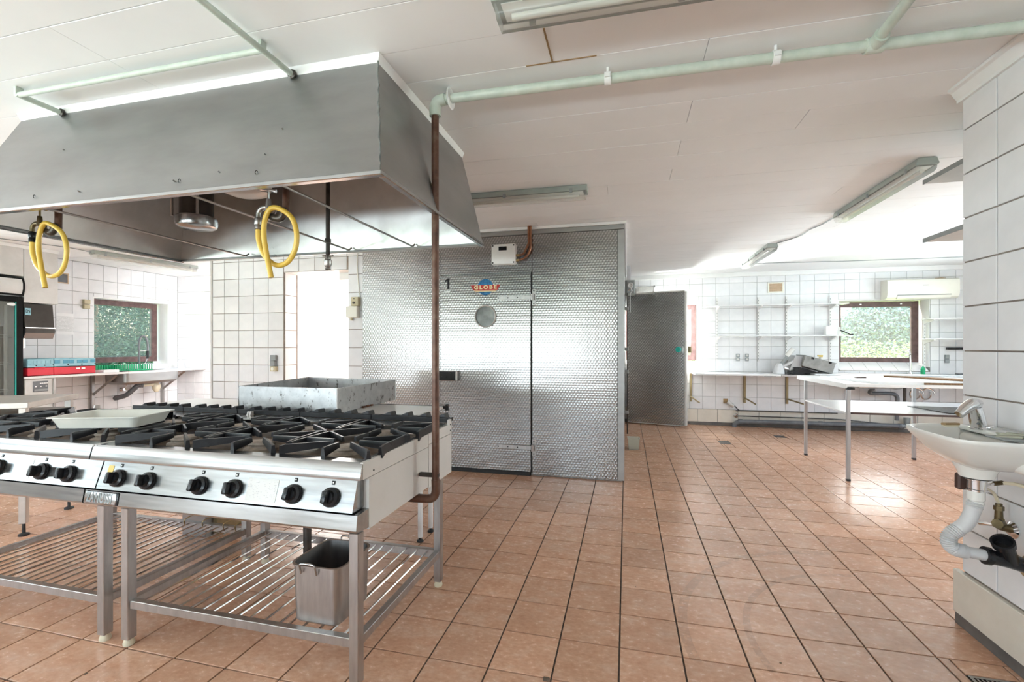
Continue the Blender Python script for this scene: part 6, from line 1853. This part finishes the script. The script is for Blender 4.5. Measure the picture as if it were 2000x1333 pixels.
# paper notice, vent, switch on the left wall
tag(MB().box(XL + 0.001, 4.64, 1.478, XL + 0.004, 4.845, 1.775).build('paper_notice', 'paper_print', smooth=0), 'printed paper notice taped to the tiles beside the dishwasher', 'notice')
t_ = thing('wall_vent', 'grey mesh vent with a brown frame high on the left wall', 'vent', (XL, 4.66, 2.19))
b = MB()
b.box(XL, 4.62, 2.19, XL + 0.012, 4.785, 2.205).box(XL, 4.62, 2.32, XL + 0.012, 4.785, 2.335).box(XL, 4.77, 2.205, XL + 0.012, 4.785, 2.32).box(XL, 4.62, 2.205, XL + 0.012, 4.63, 2.32)
b.build('frame', 'tan_vent', t_, smooth=0)
MB().box(XL, 4.63, 2.205, XL + 0.005, 4.77, 2.32).build('mesh_screen', 'pipe_grey', t_, smooth=0)
t_ = thing('pull_switch', 'pair of small beige switch boxes left of the left window', 'switch', (XL, 4.96, 1.86))
MB().box(XL, 4.955, 1.925, XL + 0.045, 5.035, 1.99, 0.005).build('upper_box', 'beige_plastic', t_)
MB().box(XL, 4.955, 1.858, XL + 0.04, 5.035, 1.92, 0.005).build('lower_box', 'beige_plastic', t_)

# glass-door fridge cut by the left edge
t_ = thing('display_fridge', 'tall black glass-door drinks fridge cut by the left edge of the picture', 'fridge', (-7.3, 3.6, 0))
FX, FY1, FY0 = -7.0, 3.945, 3.28
b = MB()
b.box(-7.58, FY0, 0.05, -7.54, FY1 - 0.01, 2.1).box(-7.54, FY0, 0.05, FX - 0.055, FY0 + 0.03, 2.1).box(-7.54, FY1 - 0.04, 0.05, FX - 0.055, FY1 - 0.01, 2.1)
b.box(-7.54, FY0 + 0.03, 0.05, FX - 0.055, FY1 - 0.04, 0.14).box(-7.54, FY0 + 0.03, 1.88, FX - 0.055, FY1 - 0.04, 2.1)
b.build('cabinet_shell', 'white_enamel', t_, smooth=0)
b = MB()
w = 0.062
b.box(FX - 0.05, FY1 - w, 0.08, FX, FY1, 1.905, 0.006).box(FX - 0.05, FY0, 0.08, FX, FY0 + w, 1.905, 0.006).box(FX - 0.05, FY0 + w, 1.84, FX, FY1 - w, 1.905, 0.006).box(FX - 0.05, FY0 + w, 0.08, FX, FY1 - w, 0.16, 0.006)
dr = b.build('door_frame', 'black_frame', t_)
MB().box(FX - 0.02, FY0 + w, 0.16, FX - 0.012, FY1 - w, 1.84).build('door_glass', 'glass', dr, smooth=0)
MB().box(FX - 0.012, FY1 - w - 0.012, 0.16, FX - 0.006, FY1 - w, 1.84).build('glass_edge', 'teal_plastic', dr, smooth=0)
MB().prism([(FY1 - 0.105 + 0.042 * math.cos(a), 1.808 + 0.0165 * math.sin(a)) for a in [k * PI / 12 for k in range(24)]], 'x', FX - 0.012, FX - 0.006).build('maker_plate', 'paper', dr)
b = MB()
b.prism([(FX - 0.06, 1.92), (FX + 0.0, 1.92), (FX + 0.02, 2.0), (FX + 0.02, 2.06), (FX + 0.0, 2.13), (FX - 0.06, 2.13)], 'y', FY0, FY1 + 0.005)
b.build('header_frame', 'black_frame', t_)
b = MB()
b.prism([(FX + 0.0, 1.938), (FX + 0.006, 1.938), (FX + 0.026, 2.0), (FX + 0.026, 2.06), (FX + 0.006, 2.113), (FX + 0.0, 2.113)], 'y', FY0 + 0.02, FY1 - 0.02)
b.build('header_panel', 'panel_pale', t_)
for zz in (0.45, 0.78, 1.1, 1.42):
    b = MB()
    for k in range(8):
        xx = FX - 0.1 - k * 0.055
        b.cyl((xx, FY0 + 0.05, zz), (xx, FY1 - 0.05, zz), 0.004, 6)
    b.tube([(FX - 0.08, FY0 + 0.05, zz + 0.03), (FX - 0.08, FY1 - 0.12, zz + 0.03), (FX - 0.08, FY1 - 0.07, zz + 0.005)], 0.004, 6)
    b.build('wire_shelf', 'white_enamel', t_)
MB().box(FX - 0.1, FY1 - 0.13, 0.2, FX - 0.085, FY1 - 0.1, 1.8).build('shelf_rail', 'panel_pale', t_, smooth=0)
MB().box(FX - 0.16, FY1 - 0.15, 0.2, FX - 0.14, FY1 - 0.105, 1.55).build('wooden_strip', 'table_tan', t_, smooth=0)

# small steel table at the left edge
t_ = thing('steel_table', 'small steel table with a shelf, only its corner showing at the left edge', 'table', (-4.06, 2.29, 0), rz=math.radians(34), local=True)
MB().box(-1.0, -0.035, 0.885, 0.04, 0.62, 0.925, 0.003).build('table_top', 'table_tan', t_, smooth=0)
MB().box(-0.98, -0.02, 0.80, 0.03, 0.6, 0.825, 0.003).build('under_shelf', 'table_tan', t_, smooth=0)
for xx, yy in ((0, 0), (0, 0.56), (-0.96, 0), (-0.96, 0.56)):
    lg = MB().box(xx - 0.02, yy - 0.02, 0.085, xx + 0.02, yy + 0.02, 0.885, 0.002).build('leg', 'table_tan', t_, smooth=0)
    MB().lathe([(0, 0), (0.03, 0), (0.03, 0.012), (0.01, 0.02), (0.009, 0.09), (0, 0.09)], (xx, yy, 0), (0, 0, 1), 14).build('foot', 'black_rubber', lg)

# crumbs and leaf bits dropped on the near floor
for k, (xx, yy, s_, lab) in enumerate(((-0.305, 1.79, 0.016, 'dark leaf scrap on the floor tiles at the bottom centre'), (-2.10, 1.38, 0.006, 'dark crumb on the floor in front of the left stand'),
                                      (0.05, 2.60, 0.005, 'dark crumb on the floor right of the centre joint'), (0.62, 2.12, 0.005, 'dark crumb on the floor in the near right corner'))):
    o = MB().obox((xx, yy, s_ * 0.3), (s_ * 1.6, s_, s_ * 0.5), Matrix.Rotation(k * 1.1, 4, 'Z') @ Matrix.Rotation(0.25, 4, 'X'), s_ * 0.15).build('crumb', 'bark', smooth=0)
    tag(o, lab, 'crumb', 'dark crumbs on the floor')

# ------------------------------------------------------------------ outside
struct(MB().box(-60, 8.6, -0.6, 60, 70, -0.35).box(-60, -60, -0.6, -8.0, 8.6, -0.35).box(-8, -60, -0.6, 60, -3.5, -0.35).build('ground', 'grass', smooth=0))


def leaves(name, parent, blobs, n, size, material, rs):
    R_ = random.Random(rs)
    vs, fs = [], []
    off = ORG[parent]
    tot = sum(b_[3] * b_[4] * b_[5] for b_ in blobs)
    for cx, cy, cz, rx, ry, rz in blobs:
        for _ in range(int(n * rx * ry * rz / tot)):
            while True:
                p = Vector((R_.uniform(-1, 1), R_.uniform(-1, 1), R_.uniform(-1, 1)))
                if 0.35 < p.length < 1:
                    break
            c_ = Vector((cx + p.x * rx, cy + p.y * ry, cz + p.z * rz)) - Vector(off)
            d_ = Vector((R_.gauss(0, 1), R_.gauss(0, 1), R_.gauss(0, 0.7))).normalized()
            e_ = d_.cross(Vector((R_.gauss(0, 1), R_.gauss(0, 1), R_.gauss(0, 1)))).normalized()
            s_ = size * R_.uniform(0.6, 1.3)
            i = len(vs)
            vs += [c_ - d_ * s_, c_ + e_ * s_ * 0.45, c_ + d_ * s_, c_ - e_ * s_ * 0.45]
            fs.append((i, i + 1, i + 2, i + 3))
    me = bpy.data.meshes.new(name)
    me.from_pydata([tuple(v) for v in vs], [], fs)
    me.materials.append(M[material])
    o = bpy.data.objects.new(name, me)
    COL.objects.link(o)
    o.parent = parent
    o['kind'] = 'stuff'
    return o


t_ = thing('hedge', 'trimmed sunlit hedge outside the right-hand back window', 'hedge', (6, 15, -0.35))
leaves('foliage', t_, [(x_, 15 + 0.2 * math.sin(x_), 0.55, 0.9, 0.8, 1.0) for x_ in [k * 0.8 for k in range(-4, 22)]], 40000, 0.042, 'leaf_hedge', 3)
for x_ in range(-3, 17, 2):
    MB().cyl((x_, 15, -0.35), (x_, 15, 0.5), 0.06, 8).build('stem', 'bark', t_)
t_ = thing('tree', 'hazy grey-green tree standing beyond the hedge outside the back window', 'tree', (10.2, 24, -0.35))
leaves('foliage', t_, [(11.2, 24, 2.1, 1.7, 1.8, 1.6), (10.2, 24, 1.7, 1.0, 1.5, 1.1), (12.6, 24.5, 2.3, 1.4, 1.6, 1.5)], 34000, 0.075, 'leaf_pale', 4)
MB().tube([(10.2, 24, -0.35), (10.2, 24, 1.0), (10.3, 24, 2.6)], [0.22, 0.18, 0.06], 10).build('trunk', 'bark', t_)
t_ = thing('shrub', 'leafy shrub outside the small window behind the open steel door', 'shrub', (2.0, 12.5, -0.35))
leaves('foliage', t_, [(1.9, 12.5, 0.6, 0.9, 0.7, 1.05), (2.6, 12.6, 0.4, 0.8, 0.7, 0.9)], 4000, 0.05, 'leaf_hedge', 5)
MB().cyl((2.0, 12.5, -0.35), (2.0, 12.5, 0.5), 0.04, 8).build('stem', 'bark', t_)
t_ = thing('brick_house', 'pale red brick house wall glimpsed through the small window', 'house', (3.0, 19, -0.35))
MB().box(-6, 19, -0.35, 5.4, 19.3, 4.2).build('brick_wall', 'brick_red', t_, smooth=0)
MB().prism([(-6.2, 4.2), (5.6, 4.2), (5.2, 6.0), (-5.8, 6.0)], 'y', 18.8, 19.6).build('roof', 'brick_red', t_, smooth=0)
for xx in (-3.4, 3.2):
    w_ = MB().box(xx, 18.96, 1.0, xx + 1.1, 19.0, 2.2).build('window', 'white_trim', t_, smooth=0)
    MB().box(xx + 0.08, 18.94, 1.08, xx + 1.02, 18.96, 2.12).build('pane', 'glass', w_, smooth=0)
for k, (x_, y_, lab) in enumerate(((-11.4, 7.6, 'leafy green tree filling the left window, nearest the glass'), (-14.0, 10.6, 'darker green tree standing further back outside the left window'), (-13.5, 6.3, 'green bush-like tree at the left side of the left window'))):
    t_ = thing('garden_tree', lab, 'tree', (x_, y_, -0.35), group='trees outside the left window')
    leaves('foliage', t_, [(x_, y_, 1.9, 1.7, 1.7, 2.1), (x_ - 0.4, y_ + 0.6, 3.4, 1.4, 1.4, 1.3), (x_ + 0.5, y_ - 0.4, 0.7, 1.3, 1.3, 0.9)], 45000, 0.036, 'leaf_dark', 10 + k)
    MB().tube([(x_, y_, -0.35), (x_, y_, 1.2), (x_ + 0.1, y_, 3.0)], [0.16, 0.12, 0.05], 10).build('trunk', 'bark', t_)
